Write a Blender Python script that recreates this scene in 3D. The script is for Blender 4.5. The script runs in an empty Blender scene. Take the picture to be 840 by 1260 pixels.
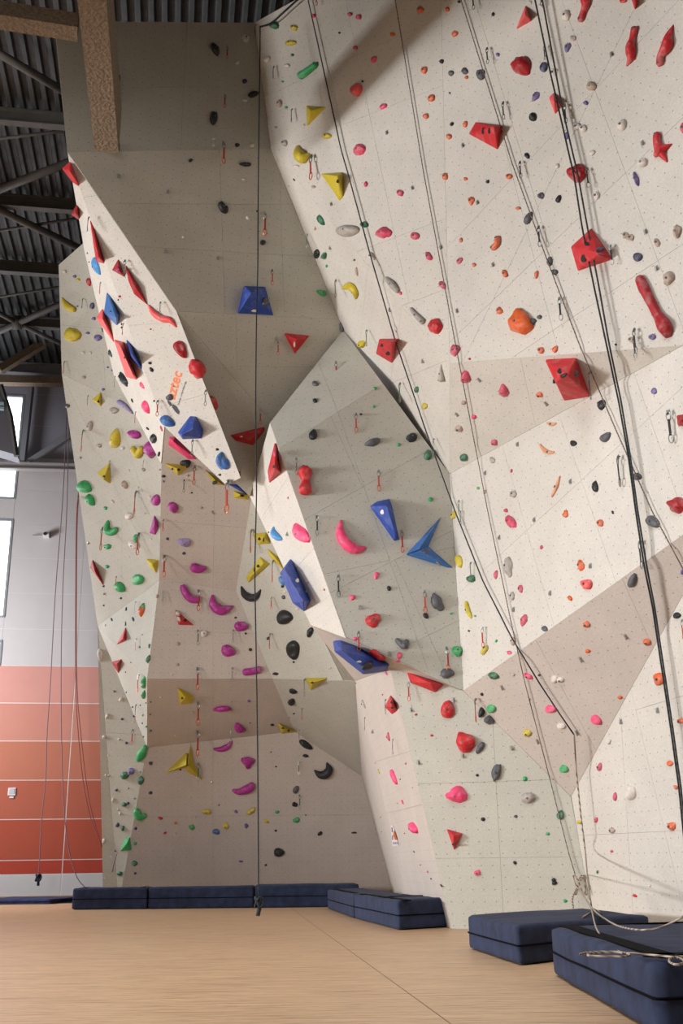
import bpy, bmesh, math, random
import numpy as np
from mathutils import Vector, Matrix
from mathutils.bvhtree import BVHTree
from mathutils import noise as mnoise

WORLD_STRENGTH=.03; KEY=4750; FILL=135; FAR=1050; TOP_FILL=450; EXPOSURE=0.03; BLOCKER_Y=10.5; KX=-23; KY=3.4
# ---- camera model (frame 840x1260) ----
F=1279.0; CX,CY=420.0,630.0
TH=math.atan(432/1279.0); RO=0.015; EYE=0.75
_r=np.array([1,0,0.]);_u=np.array([0,-math.sin(TH),math.cos(TH)]);FW=np.array([0,math.cos(TH),math.sin(TH)])
RT=_r*math.cos(RO)-_u*math.sin(RO); UP=_u*math.cos(RO)+_r*math.sin(RO)
ORI=np.array([0,0,EYE])
def ray(px,py): return FW+RT*((px-CX)/F)+UP*((CY-py)/F)      # length 1 along the view axis
def atY(px,py,Y): d=ray(px,py); return ORI+d*(Y/d[1])
def floor_pt(px,py,z=0.0): d=ray(px,py); return ORI+d*((z-EYE)/d[2])
def proj(p):
    v=np.array(p)-ORI; z=v@FW; return (CX+F*(v@RT)/z, CY-F*(v@UP)/z, z)

SC=bpy.context.scene; COL=SC.collection
def V3(a): return Vector((float(a[0]),float(a[1]),float(a[2])))
# ---------------------------------------------------------------- camera
cam=bpy.data.cameras.new('camera'); co=bpy.data.objects.new('camera',cam); COL.objects.link(co)
cam.sensor_fit='VERTICAL'; cam.sensor_height=24.0; cam.sensor_width=16.0; cam.lens=F/1260*24.0
cam.clip_end=200
M=Matrix((( RT[0],UP[0],-FW[0],0),(RT[1],UP[1],-FW[1],0),(RT[2],UP[2],-FW[2],EYE),(0,0,0,1)))
co.matrix_world=M; SC.camera=co
# ---- wall corners: pixel and distance ----
V={
'b1tl':(67,26,11.5),'b1tr':(313,28,12.7),'b1bl':(83,187,11.5),'b1br':(333,183,12.7),
'b2bl':(217,383,12.7),'b2br':(416.8,393,13.7),'f1k':(422,406,13.7),
'a_top':(541,-60,9.6),'a_bot':(553,447,11.4),'f1top':(470,-60,10.2),'f1e':(553,583,11.9),'f1r':(840,425,9.6),'x1':(1150,401,7.2),'x3':(1150,425,7.3),'f2m':(905,-60,8.0),'f6m':(960,1170,None),
'f2tr':(1150,-60,7.0),
'f4b':(570,850,12.35),'p5':(908,610,9.2),
'f5b':(702,980,12.3),'f6l':(732,1144.5,None),'f6r':(1157.3,1192.1,None),
'f8t':(332,520,13.5),'f8a':(343,552,13.3),'f8c':(471,472.0,12.9),'f8b':(425,785,12.25),
'f7tl':(480,822,12.7),'f7l':(556,1143,None),
'f9a':(307,610,14.9),'f9b':(382,769,13.4),
'f10a':(437,838,16.0),'f10l':(505,1127,None),
'c5r':(445,955,21.4),'c6r':(486,1109.8,None),
'ce':(181,835,18.6),'cf':(335,835,18.7),'cg':(181,920,21.0),'ch':(362,900,20.9),
'cc':(196,714,18.6),'cd':(290,727,18.6),'c6l':(146,1114.8,None),
'ctl':(200,520,16.3),
'mt':(72,326,16.3),'mtr':(135,270,15.2),'ml':(76,460,17.0),'mk':(120,770,20.6),'mb':(127,1115.0,None),
'ltop':(83,188,12.1),'ltr':(296,588,13.3),'ltl':(278,597,13.3),'lk':(202,525,13.4),
'l2a':(104,310,13.7),'l2b':(140,462,14.6),'l2c':(198,570,15.0),
'b3h':(255,560,14.0),'h9a':(307.5,611,14.5),'r8t':(334,519,13.9),'g9a':(310,606,16.6),'g9b':(387,765,17.6),'g10':(438,838,17.4),
}
FACES={
'back_top':['b1tl','b1tr','b1br','b1bl'],
'back_upper':['b1bl','b1br','b2br','b2bl'],
'roof_a':['b2bl','b2br','f1k','r8t','h9a','b3h'],

'f1a':['b1tr','f1top','a_top','a_bot','b1br'],
'f1b':['b1br','a_bot','f1e','f1k'],
'f2':['a_top','f2m','f1r','a_bot'],
'f2x':['f2m','f2tr','x1'],
'f2y':['f2m','x1','f1r'],
'f3':['a_bot','f1r','f1e'],
'f4':['f1e','f1r','p5','f4b'],
'f4x':['f1r','x1','x3'],
'f4y':['f1r','x3','p5'],
'f5':['f4b','p5','f5b'],
'f6':['f5b','p5','f6m','f6l'],
'f6x':['p5','x3','f6r'],
'f6y':['p5','f6r','f6m'],
'f7m':['f7tl','f4b','f5b','f6l','f7l'],
'f8a':['f8t','f1k','f8c','f8a'],
'f8b':['f8a','f8c','f1e','f4b','f8b'],
'f9':['f8a','f8b','f9b','f9a'],
'f9t':['f8t','f8a','f9a'],
'strip':['f8b','f4b','f7tl'],
'strip_b':['f9b','f8b','f7tl'],
'strip_c':['f9b','f7tl','f10a'],
'f10':['f10a','f7tl','f7l','f10l'],
'f10b':['f10a','f10l','c5r'],
'f10c':['f10l','c6r','c5r'],
'c1':['ctl','g9a','cd','cc'],
'c2':['cc','cd','cf','ce'],
'c3':['ce','cf','ch','cg'],
'c4':['g9a','g9b','g10','cf','cd'],
'c5':['cf','g10','c5r'],
'c5b':['cf','c5r','ch'],
'c6':['cg','ch','c5r','c6r','c6l'],
'm1':['mt','mtr','ctl','ml'],
'm1b':['ml','ctl','cc'],
'm1c':['ml','cc','mk'],
'm2':['mk','cc','ce'],
'm2b':['mk','ce','cg'],
'm3':['mk','cg','c6l'],
'm3b':['mk','c6l','mb'],
'l1':['ltop','b2bl','ltr','ltl','lk'],
'l2':['ltop','lk','l2c','l2b','l2a'],
}
def solve():
    vn=list(V); fn=list(FACES); n=len(vn); A=[];b=[]
    for i,k in enumerate(vn):
        px,py,Y=V[k]
        if Y is None: p=floor_pt(px,py); wt=60
        else: p=atY(px,py,Y); wt={'f8b':3,'f7tl':3,'f4b':3,'f9b':2,'b1bl':2,'b1tl':2,'b1tr':2,'b1br':2,'f1k':2,'b2br':2,'b2bl':2,'f8t':1,'x1':.2,'x3':.2,'f2tr':.3,'cg':4,'ch':4,'r8t':3}.get(k,1.0)
        z=(p-ORI)@FW
        r=np.zeros(n+3*len(fn)); r[i]=wt*z; A.append(r); b.append(wt)
    for j,f in enumerate(fn):
        for k in FACES[f]:
            px,py,_=V[k]; i=vn.index(k); r=np.zeros(n+3*len(fn))
            r[i]=-1*400; o=n+3*j; r[o]=400*(px-420)/1000; r[o+1]=400*(py-630)/1000; r[o+2]=400
            A.append(r); b.append(0)
    x=np.linalg.lstsq(np.array(A),np.array(b),rcond=None)[0]
    P={}
    for i,k in enumerate(vn):
        px,py,_=V[k]; P[k]=ORI+ray(px,py)/x[i]
    pl={f:x[n+3*j:n+3*j+3] for j,f in enumerate(fn)}
    return P,pl
# the high window, the girder and the lower edge of the girder's shadow on the wall lie in one plane
P,PL=solve()
def on_plane(f,px,py):
    a,b,c=PL[f]; w=a*(px-420)/1000+b*(py-630)/1000+c
    return ORI+ray(px,py)/w
_q=np.array([on_plane('back_top',150,173),on_plane('back_top',325,167),on_plane('f1a',420,117),on_plane('f1a',520,62)])
_ab=np.linalg.lstsq(np.c_[_q[:,:2],np.ones(4)],_q[:,2],rcond=None)[0]
def shade_z(x,y): return float(_ab[0]*x+_ab[1]*y+_ab[2])
# ---------------------------------------------------------------- world, lights, exposure
W=bpy.data.worlds.new('world'); SC.world=W; W.use_nodes=True
bg=W.node_tree.nodes['Background']; bg.inputs[0].default_value=(0.90,0.95,1.0,1); bg.inputs[1].default_value=WORLD_STRENGTH
def area(name,loc,target,sx,sy,energy,col):
    l=bpy.data.lights.new(name,'AREA'); l.shape='RECTANGLE'; l.size=sx; l.size_y=sy; l.energy=energy; l.color=col
    o=bpy.data.objects.new(name,l); COL.objects.link(o); o.location=loc
    d=Vector(target)-Vector(loc); o.rotation_euler=d.to_track_quat('-Z','Y').to_euler(); return o
area('window_light',(KX,KY,shade_z(KX,KY)),(-1,12,5.5),6.0,1.3,KEY,(1.0,0.995,0.985))      # daylight through the high window of the left wall
area('far_wall_fill',(-12.6,21.5,5.5),(-6,25.5,4),2.5,3,FAR,(0.96,0.97,1.0))             # added fill that brightens the far wall, no real source there
rl=area('floor_fill',(-4,1.5,12.0),(-2,8,0),7,6,TOP_FILL,(1.0,0.99,0.98))                 # added overhead fill that lifts the floor, not a real lamp
rl.data.spread=math.radians(100)
hl=area('low_fill',(-11,1,3),(0,19,1.6),4,2.5,FILL,(1.0,0.97,0.95))          # added low fill for the back wall and the lower faces
hl.data.spread=math.radians(75)
SC.view_settings.view_transform='Standard'; SC.view_settings.look='None'; SC.view_settings.gamma=1
SC.view_settings.use_curve_mapping=False; SC.view_settings.exposure=EXPOSURE
# ---------------------------------------------------------------- helpers
def lin(h):
    h=h.lstrip('#'); o=[]
    for i in (0,2,4):
        c=int(h[i:i+2],16)/255; o.append(c/12.92 if c<=0.04045 else ((c+0.055)/1.055)**2.4)
    return tuple(o)+(1,)
MATS={}
def mat(name,hexc,rough=0.6,metal=0.0,noise=0.0,scale=20,bump=0.0,chalk=0.0,spec=0.5):
    if name in MATS: return MATS[name]
    m=bpy.data.materials.new(name); m.use_nodes=True; nt=m.node_tree; b=nt.nodes['Principled BSDF']
    c=lin(hexc); b.inputs['Base Color'].default_value=c; b.inputs['Roughness'].default_value=rough
    b.inputs['Metallic'].default_value=metal; b.inputs['Specular IOR Level'].default_value=spec
    if noise or bump or chalk:
        tc=nt.nodes.new('ShaderNodeTexCoord'); n=nt.nodes.new('ShaderNodeTexNoise'); n.inputs['Scale'].default_value=scale
        n.inputs['Detail'].default_value=4; nt.links.new(tc.outputs['Object'],n.inputs['Vector'])
        last=None
        if noise:
            r=nt.nodes.new('ShaderNodeMapRange'); r.inputs['From Min'].default_value=.3; r.inputs['From Max'].default_value=.7
            r.inputs['To Min'].default_value=1-noise; r.inputs['To Max'].default_value=1+noise
            mx=nt.nodes.new('ShaderNodeVectorMath'); mx.operation='SCALE'; mx.inputs[0].default_value=c[:3]
            nt.links.new(n.outputs['Fac'],r.inputs['Value']); nt.links.new(r.outputs['Result'],mx.inputs['Scale']); last=mx.outputs['Vector']
        if chalk:
            n2=nt.nodes.new('ShaderNodeTexNoise'); n2.inputs['Scale'].default_value=9; n2.inputs['Detail'].default_value=5
            nt.links.new(tc.outputs['Object'],n2.inputs['Vector'])
            r2=nt.nodes.new('ShaderNodeMapRange'); r2.inputs['From Min'].default_value=.5; r2.inputs['From Max'].default_value=.75
            r2.inputs['To Min'].default_value=0; r2.inputs['To Max'].default_value=chalk
            nt.links.new(n2.outputs['Fac'],r2.inputs['Value'])
            mc=nt.nodes.new('ShaderNodeMix'); mc.data_type='RGBA'; nt.links.new(r2.outputs['Result'],mc.inputs['Factor'])
            if last is not None: nt.links.new(last,mc.inputs['A'])
            else: mc.inputs['A'].default_value=c
            mc.inputs['B'].default_value=(.75,.73,.7,1); last=mc.outputs['Result']
        if last is not None: nt.links.new(last,b.inputs['Base Color'])
        if bump:
            bp=nt.nodes.new('ShaderNodeBump'); bp.inputs['Strength'].default_value=bump; bp.inputs['Distance'].default_value=.02
            nt.links.new(n.outputs['Fac'],bp.inputs['Height']); nt.links.new(bp.outputs['Normal'],b.inputs['Normal'])
    MATS[name]=m; return m
def link(name,me,m=None,parent=None,loc=None):
    o=bpy.data.objects.new(name,me); COL.objects.link(o)
    if m is not None and me is not None: me.materials.append(m)
    if parent is not None: o.parent=parent
    if loc is not None: o.location=loc
    return o
def tag(o,label,cat,group=None):
    o['label']=label; o['category']=cat
    if group: o['group']=group
    return o
def mesh_from(name,verts,faces,smooth=False):
    me=bpy.data.meshes.new(name); me.from_pydata([tuple(v) for v in verts],[],faces); me.update()
    if smooth: me.polygons.foreach_set('use_smooth',[True]*len(me.polygons))
    return me
def fixn(me):
    bm=bmesh.new(); bm.from_mesh(me); bmesh.ops.recalc_face_normals(bm,faces=bm.faces); bm.to_mesh(me); bm.free(); return me
def bevel_mesh(me,w,seg=2):
    bm=bmesh.new(); bm.from_mesh(me); bmesh.ops.bevel(bm,geom=bm.edges[:],offset=w,segments=seg,affect='EDGES',profile=.5)
    bm.to_mesh(me); bm.free(); return me
class MB:
    """collects pieces of one mesh"""
    def __init__(s): s.v=[]; s.f=[]
    def add(s,vs,fs):
        o=len(s.v); s.v+= [tuple(x) for x in vs]; s.f+=[tuple(i+o for i in f) for f in fs]
    def box(s,c,ax,ay,az):
        c=Vector(c); vs=[c+ax*i+ay*j+az*k for i in(-1,1) for j in(-1,1) for k in(-1,1)]
        s.add(vs,[(0,1,3,2),(4,6,7,5),(0,4,5,1),(2,3,7,6),(0,2,6,4),(1,5,7,3)])
    def tube(s,pts,rad,n=8,cap=True):
        pts=[Vector(p) for p in pts]; 
        if not isinstance(rad,(list,tuple)): rad=[rad]*len(pts)
        up=None; vs=[]; fs=[]
        for i,p in enumerate(pts):
            t=(pts[min(i+1,len(pts)-1)]-pts[max(i-1,0)])
            if t.length<1e-9: t=Vector((0,0,1))
            t.normalize()
            if up is None: up=t.orthogonal().normalized()
            up=(up-t*up.dot(t)); 
            if up.length<1e-6: up=t.orthogonal()
            up.normalize(); sd=t.cross(up)
            for k in range(n):
                a=2*math.pi*k/n; vs.append(p+(up*math.cos(a)+sd*math.sin(a))*rad[i])
        for i in range(len(pts)-1):
            for k in range(n):
                a=i*n+k; b=i*n+(k+1)%n; fs.append((a,b,b+n,a+n))
        if cap: fs.append(tuple(range(n))[::-1]); fs.append(tuple((len(pts)-1)*n+k for k in range(n)))
        s.add(vs,fs)
    def build(s,name,m,parent=None,smooth=False,loc=None,origin=None):
        v=s.v
        if origin is not None: o=Vector(origin); v=[Vector(x)-o for x in v]
        me=fixn(mesh_from(name,v,s.f,smooth)); return link(name,me,m,parent,loc)
def catmull(pts,k=6):
    P=[pts[0]]+list(pts)+[pts[-1]]; out=[]
    for i in range(1,len(P)-2):
        for j in range(k):
            t=j/k; a,b,c,d=[np.array(q,float) for q in P[i-1:i+3]]
            out.append(.5*((2*b)+(c-a)*t+(2*a-5*b+4*c-d)*t*t+(3*b-a-3*c+d)*t**3))
    out.append(np.array(pts[-1],float)); return out

# ---------------------------------------------------------------- materials
def wall_mat(name,hexc,dots=True):
    m=bpy.data.materials.new(name); m.use_nodes=True; nt=m.node_tree; b=nt.nodes['Principled BSDF']; L=nt.links
    b.inputs['Roughness'].default_value=.8; b.inputs['Specular IOR Level'].default_value=.25
    uv=nt.nodes.new('ShaderNodeUVMap'); tc=nt.nodes.new('ShaderNodeTexCoord')
    n1=nt.nodes.new('ShaderNodeTexNoise'); n1.inputs['Scale'].default_value=1.6; n1.inputs['Detail'].default_value=6; n1.inputs['Roughness'].default_value=.65
    L.new(uv.outputs['UV'],n1.inputs['Vector'])
    n2=nt.nodes.new('ShaderNodeTexNoise'); n2.inputs['Scale'].default_value=45; n2.inputs['Detail'].default_value=3
    L.new(uv.outputs['UV'],n2.inputs['Vector'])
    r=nt.nodes.new('ShaderNodeMapRange'); r.inputs['From Min'].default_value=.3; r.inputs['From Max'].default_value=.7; r.inputs['To Min'].default_value=.93; r.inputs['To Max'].default_value=1.05
    L.new(n1.outputs['Fac'],r.inputs['Value'])
    r2=nt.nodes.new('ShaderNodeMapRange'); r2.inputs['From Min'].default_value=.3; r2.inputs['From Max'].default_value=.7; r2.inputs['To Min'].default_value=.92; r2.inputs['To Max'].default_value=1.07
    L.new(n2.outputs['Fac'],r2.inputs['Value'])
    mu=nt.nodes.new('ShaderNodeMath'); mu.operation='MULTIPLY'; L.new(r.outputs['Result'],mu.inputs[0]); L.new(r2.outputs['Result'],mu.inputs[1])
    # small drilled t-nut holes on a staggered grid
    last=mu.outputs[0]
    if dots:
        sc=nt.nodes.new('ShaderNodeVectorMath'); sc.operation='SCALE'; sc.inputs['Scale'].default_value=1/.135; L.new(uv.outputs['UV'],sc.inputs[0])
        fr=nt.nodes.new('ShaderNodeVectorMath'); fr.operation='FRACTION'; L.new(sc.outputs[0],fr.inputs[0])
        d=nt.nodes.new('ShaderNodeVectorMath'); d.operation='DISTANCE'; d.inputs[1].default_value=(.5,.5,0); L.new(fr.outputs[0],d.inputs[0])
        lt=nt.nodes.new('ShaderNodeMath'); lt.operation='LESS_THAN'; lt.inputs[1].default_value=.048; L.new(d.outputs['Value'],lt.inputs[0])
        m3=nt.nodes.new('ShaderNodeMath'); m3.operation='MULTIPLY_ADD'; m3.inputs[1].default_value=-.62; m3.inputs[2].default_value=1; L.new(lt.outputs[0],m3.inputs[0])
        m4=nt.nodes.new('ShaderNodeMath'); m4.operation='MULTIPLY'; L.new(mu.outputs[0],m4.inputs[0]); L.new(m3.outputs[0],m4.inputs[1]); last=m4.outputs[0]
    # rubber scuffs and chalk: sparse smears
    s=nt.nodes.new('ShaderNodeVectorMath'); s.operation='SCALE'; s.inputs[0].default_value=lin(hexc)[:3]; L.new(last,s.inputs['Scale'])
    n3=nt.nodes.new('ShaderNodeTexNoise'); n3.inputs['Scale'].default_value=4.5; n3.inputs['Detail'].default_value=8; n3.inputs['Roughness'].default_value=.75; n3.inputs['Distortion'].default_value=.6
    L.new(uv.outputs['UV'],n3.inputs['Vector'])
    r3=nt.nodes.new('ShaderNodeMapRange'); r3.inputs['From Min'].default_value=.62; r3.inputs['From Max'].default_value=.78; r3.inputs['To Max'].default_value=.22; L.new(n3.outputs['Fac'],r3.inputs['Value'])
    mc=nt.nodes.new('ShaderNodeMix'); mc.data_type='RGBA'; L.new(r3.outputs['Result'],mc.inputs['Factor']); L.new(s.outputs[0],mc.inputs['A']); mc.inputs['B'].default_value=(.8,.78,.74,1)
    L.new(mc.outputs['Result'],b.inputs['Base Color'])
    bp=nt.nodes.new('ShaderNodeBump'); bp.inputs['Strength'].default_value=.15; bp.inputs['Distance'].default_value=.004
    L.new(n2.outputs['Fac'],bp.inputs['Height']); L.new(bp.outputs['Normal'],b.inputs['Normal'])
    return m
PANELS={'light':wall_mat('sanded_panel_light','#cec9c1'),'sage':wall_mat('sanded_panel_sage','#bfbdb3'),'rosy':wall_mat('sanded_panel_rosy','#c3b9b1')}
def panel_mat(f):
    if f in ('c1','c2','c3','c6','f5','f10','f10b','f10c','strip','strip_b','strip_c'): return PANELS['rosy']
    if f[0]=='m' or f in ('c4','c5','c5b','f7m','f8b','f8a') or f.startswith('back') or f.startswith('roof'): return PANELS['sage']
    return PANELS['light']
RETM=mat('side_panel','#b9b3a8',.85,noise=.06)
PLY=mat('plywood_edge','#8d8576',.85,noise=.1)
STEEL=mat('galvanised_steel','#9a9a98',.35,.9)
DARKSTEEL=mat('dark_steel','#2b2b2c',.5,.6)
HOLDC={'r':('red','#c5242c'),'R':('deep red','#a3141f'),'p':('hot pink','#f0487a'),'P':('rose red','#cf4a66'),'o':('orange','#d9602a'),
'y':('yellow','#c9b52c'),'g':('green','#37a862'),'G':('dark green','#2a6b4c'),'b':('blue','#3568ab'),'n':('navy','#34365f'),'k':('black','#222427'),
'K':('dark grey','#5a5b60'),'s':('stone grey','#aaa29b'),'t':('tan','#b09a8b'),'w':('off-white','#d6cdc5'),'m':('magenta','#a92c8c'),
'v':('violet','#6d5f9c'),'l':('lavender','#9f90bd'),'a':('peach','#dd9a70'),'c':('coral red','#ea5a5a'),'B':('royal blue','#25459c'),'q':('sky blue','#4a90cf'),'u':('purple','#8e3f9a')}
def hmat(c): return mat('resin_'+HOLDC[c][0].replace(' ','_').replace('-','_'),HOLDC[c][1],.52,noise=.12,scale=25,bump=.35,chalk=.0 if c in 'kK' else .25)
def vmat(c): return mat('volume_'+HOLDC[c][0].replace(' ','_').replace('-','_'),HOLDC[c][1],.6,noise=.06,scale=60,bump=.12,chalk=.12)

# ---------------------------------------------------------------- climbing wall
SEAMS={
'f1a':[((452,305),(545,270)),((495,376),(545,357)),((470,215),(492,320)),((430,150),(545,105)),((400,60),(425,180)),((345,110),(545,20))],
'f1b':[((356,210),(553,447)),((455,310),(440,440)),((495,376),(475,500)),((541,447),(470,476))],
'f2':[((557,417),(770,212)),((550,305),(732,110)),((675,410),(840,300)),((652,225),(705,400)),((710,52),(820,350)),((600,100),(660,330)),((732,110),(800,-30))],
'f3':[((640,440),(660,530)),((740,430),(770,480))],
'f2x':[((900,100),(1150,60))],'f6y':[((920,880),(1150,860))],'f4':[((564,730),(840,476)),((685,502),(735,650)),((647,650),(690,800)),((800,517),(850,660))],
'f5':[((662,793),(720,900)),((760,700),(800,790))],
'f6':[((765,905),(780,1150)),((812,1000),(850,1160)),((710,1028),(860,1021)),((760,880),(860,850))],
'f7m':[((605,870),(620,1143)),((500,965),(660,960)),((560,1056),(720,1054))],
'f8a':[((395,455),(417,510))],
'f8b':[((400,625),(530,552)),((415,725),(562,650)),((522,784),(575,758)),((415,505),(455,620)),((455,620),(527,781)),((478,690),(430,700))],
'f9':[((355,586),(320,640)),((372,690),(345,720))],
'f10':[((462,937),(502,925)),((478,1000),(520,990))],
'back_top':[((230,30),(222,187)),((80,110),(330,105))],
'back_upper':[((90,250),(380,252)),((180,304),(390,316)),((270,187),(277,390)),((345,250),(350,390))],
'roof_b':[((235,520),(340,521))],'roof_a':[((291,388),(291,540)),((225,450),(400,452)),((235,520),(340,521))],

'c1':[((264,580),(262,730)),((190,640),(310,650))],
'c2':[((262,715),(262,835)),((185,775),(320,780))],
'c3':[((262,835),(262,920))],
'c4':[((340,640),(400,800))],'c5':[],
'c6':[((262,905),(262,1112)),((145,1005),(362,1003))],'c6c':[((150,1005),(480,1003)),((380,920),(385,1112)),((262,905),(262,1112))],
'm1':[((75,400),(200,410)),((120,330),(130,480))],'m1b':[((150,525),(180,620))],'m1c':[((90,560),(196,640)),((150,560),(150,760))],
'm2':[((150,740),(160,860))],'m3':[((120,900),(180,905)),((120,1000),(180,1005))],'l1':[((120,240),(150,235)),((165,400),(240,395)),((200,500),(270,480))],
'l2':[((90,290),(120,280)),((115,400),(160,395)),((140,470),(190,460))],
}
MINR=0.6
def clip(poly,a,b,n,side):
    """half-plane clip of a 2D polygon"""
    out=[]; 
    def s(p): return side*((b[0]-a[0])*(p[1]-a[1])-(b[1]-a[1])*(p[0]-a[0]))
    for i in range(len(poly)):
        p,q=poly[i],poly[(i+1)%len(poly)]; sp,sq=s(p),s(q)
        if sp>=0: out.append(p)
        if sp*sq<0:
            t=sp/(sp-sq); out.append((p[0]+(q[0]-p[0])*t,p[1]+(q[1]-p[1])*t))
    return out
def area2(p): return .5*sum(p[i][0]*p[(i+1)%len(p)][1]-p[(i+1)%len(p)][0]*p[i][1] for i in range(len(p)))
def inset(poly,d):
    if area2(poly)<0: poly=poly[::-1]
    q=list(poly)
    for i in range(len(poly)):
        a,b=poly[i],poly[(i+1)%len(poly)]; L=math.hypot(b[0]-a[0],b[1]-a[1])
        if L<1e-6: continue
        nx,ny=-(b[1]-a[1])/L,(b[0]-a[0])/L
        q=clip(q,(a[0]+nx*d,a[1]+ny*d),(b[0]+nx*d,b[1]+ny*d),0,1)
    return q
WALLOF={}
for f in FACES:
    WALLOF[f]='wall_left' if f[0]=='m' else ('wall_back' if (f[0] in 'cl' or f.startswith('back') or f.startswith('roof')) else 'wall_right')
GEO={}; BVT=[];BVP=[]
backs={k:MB() for k in('wall_left','wall_back','wall_right')}
panels={k:[] for k in backs}
PL['roof_b']=PL['roof_a']; FACES['roof_a']=['b2bl','b2br','f1k','r8t']; FACES['roof_b']=['b2bl','r8t','h9a','b3h']; WALLOF['roof_b']='wall_back'
for f,ks in FACES.items():
    _x=[(V[k][0],V[k][1]) for k in ks]; _c=[(_x[i][0]-_x[i-1][0])*(_x[(i+1)%len(_x)][1]-_x[i][1])-(_x[i][1]-_x[i-1][1])*(_x[(i+1)%len(_x)][0]-_x[i][0]) for i in range(len(_x))]
    if min(_c)*max(_c)<0: print('NONCONVEX',f,_c)
    q=[on_plane(f,V[k][0],V[k][1]) for k in ks]; c=sum(q)/len(q)
    n=sum(np.cross(q[i]-q[0],q[i+1]-q[0]) for i in range(1,len(q)-1)); n/=np.linalg.norm(n)
    if n@(c-ORI)>0: n=-n
    eu=np.cross(np.array([0,0,1.]),n)
    eu=eu/np.linalg.norm(eu) if np.linalg.norm(eu)>.15 else np.array([1.,0,0])-n*n[0]
    eu/=np.linalg.norm(eu); ev=np.cross(n,eu)
    GEO[f]=(c,n,eu,ev)
    to2=lambda p,c=c,eu=eu,ev=ev:((p-c)@eu,(p-c)@ev)
    to3=lambda t,h=0,c=c,eu=eu,ev=ev,n=n:c+eu*t[0]+ev*t[1]+n*h
    poly=[to2(p) for p in q]
    o=len(BVT); BVT+=[V3(p) for p in q]; BVP.append(tuple(range(o,o+len(q))))
    mb=backs[WALLOF[f]]; k=len(poly)
    mb.add([to3(p,-.0105) for p in poly]+[to3(p,-.016) for p in poly],[tuple(range(k)),tuple(range(k,2*k))[::-1]]+[(i,(i+1)%k,k+(i+1)%k,k+i) for i in range(k)])
    pieces=[poly]
    for s0,s1 in SEAMS.get(f,[]):
        a,b=to2(on_plane(f,*s0)),to2(on_plane(f,*s1)); new=[]
        for pc in pieces:
            l,r=clip(pc,a,b,0,1),clip(pc,a,b,0,-1)
            if len(l)>2 and len(r)>2 and abs(area2(l))>.04 and abs(area2(r))>.04: new+=[l,r]
            else: new.append(pc)
        pieces=new
    panels[WALLOF[f]]+= [(f,pc) for pc in pieces]
for wname in backs:
    w=backs[wname].build(wname,PLY); w['kind']='structure'
    for f,pc in panels[wname]:
        c,n,eu,ev=GEO[f]; pc=inset(pc,.0013)
        if len(pc)<3: continue
        k=len(pc); o3=c+eu*pc[0][0]+ev*pc[0][1]
        vs=[c+eu*t[0]+ev*t[1]-o3 for t in pc]+[c+eu*t[0]+ev*t[1]-n*.010-o3 for t in pc]
        me=mesh_from('panel',vs,[tuple(range(k)),tuple(range(k,2*k))[::-1]]+[(i,(i+1)%k,k+(i+1)%k,k+i) for i in range(k)])
        uvl=me.uv_layers.new(name='UVMap'); ang={'f2':.75,'f4':.6,'f1a':.3,'f8b':.5}.get(f,0); ca,sa=math.cos(ang),math.sin(ang)
        for lp in me.loops:
            t=pc[lp.vertex_index%k]; uvl.data[lp.index].uv=(t[0]*ca+t[1]*sa,-t[0]*sa+t[1]*ca)
        fixn(me); o=link('panel',me,panel_mat(f),w); o.location=V3(o3)
# returns behind free edges so that the prow and the side walls have thickness
def ret(wname,keys,dirv):
    mb=MB()
    for a,b in zip(keys[:-1],keys[1:]):
        p,q=P[a],P[b]; mb.add([p,q,q+dirv,p+dirv],[(0,1,2,3)])
    o=mb.build('side_return',RETM,bpy.data.objects[wname]); return o
bk=np.array([0.25,1.2,.15])
ret('wall_back',['b1tl','b1bl'],bk); ret('wall_back',['b1tl','b1tr'],np.array([0,1.2,0.1]))
def ret_hidden(wname,keys,L_,sh):
    mb=MB(); Q={k:P[k]+(P[k]-ORI)/np.linalg.norm(P[k]-ORI)*L_+np.array(sh) for k in keys}
    for a,b in zip(keys[:-1],keys[1:]): mb.add([P[a],P[b],Q[b],Q[a]],[(0,1,2,3)])
    return mb.build('side_return',RETM,bpy.data.objects[wname])
ret_hidden('wall_back',['lk','ltl','ltr'],1.0,(0,0,.14)); ret_hidden('wall_back',['ltr','b2bl'],.3,(-.08,0,.0)); ret_hidden('wall_back',['ltop','l2a','l2b','l2c'],.8,(.02,0,.0)); ret_hidden('wall_back',['h9a','b3h'],1.2,(0,0,.25)); MBr=MB(); MBr.add([P['f1k'],P['f8t'],P['r8t']],[(0,1,2)]); MBr.add([P['f8t'],P['r8t'],P['h9a'],P['f9a']],[(0,1,2,3)]); MBr.add([P['f9b'],P['f10a'],P['g10'],P['g9b']],[(0,1,2,3)]); MBr.add([P['f9a'],P['f9b'],P['g9b'],P['g9a']],[(0,1,2,3)]); MBr.build('side_return',RETM,bpy.data.objects['wall_right'])
ret('wall_left',['mt','ml','mk','mb'],np.array([.3,1.0,.1])); 
ret('wall_right',['b1tr','f1top'],np.array([.9,.9,0.]))

# ---------------------------------------------------------------- building
E1=np.array([math.cos(math.radians(9)),math.sin(math.radians(9)),0]); E2=np.array([-E1[1],E1[0],0])
W0=floor_pt(60,1108)                      # foot of the far wall
def on_far(px,py,off=0.0):
    d=ray(px,py); p0=W0-E2*off; t=((p0-ORI)@E2)/(d@E2); return ORI+d*t
def far_s(p): return (p-W0)@E1
def far_pt(s,h,off=0): return V3(W0+E1*s-E2*off+np.array([0,0,h]))
def at_h(px,py,h): d=ray(px,py); return ORI+d*((h-EYE)/d[2])
ve1,ve2,vz=V3(E1),V3(E2),Vector((0,0,1))
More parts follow.
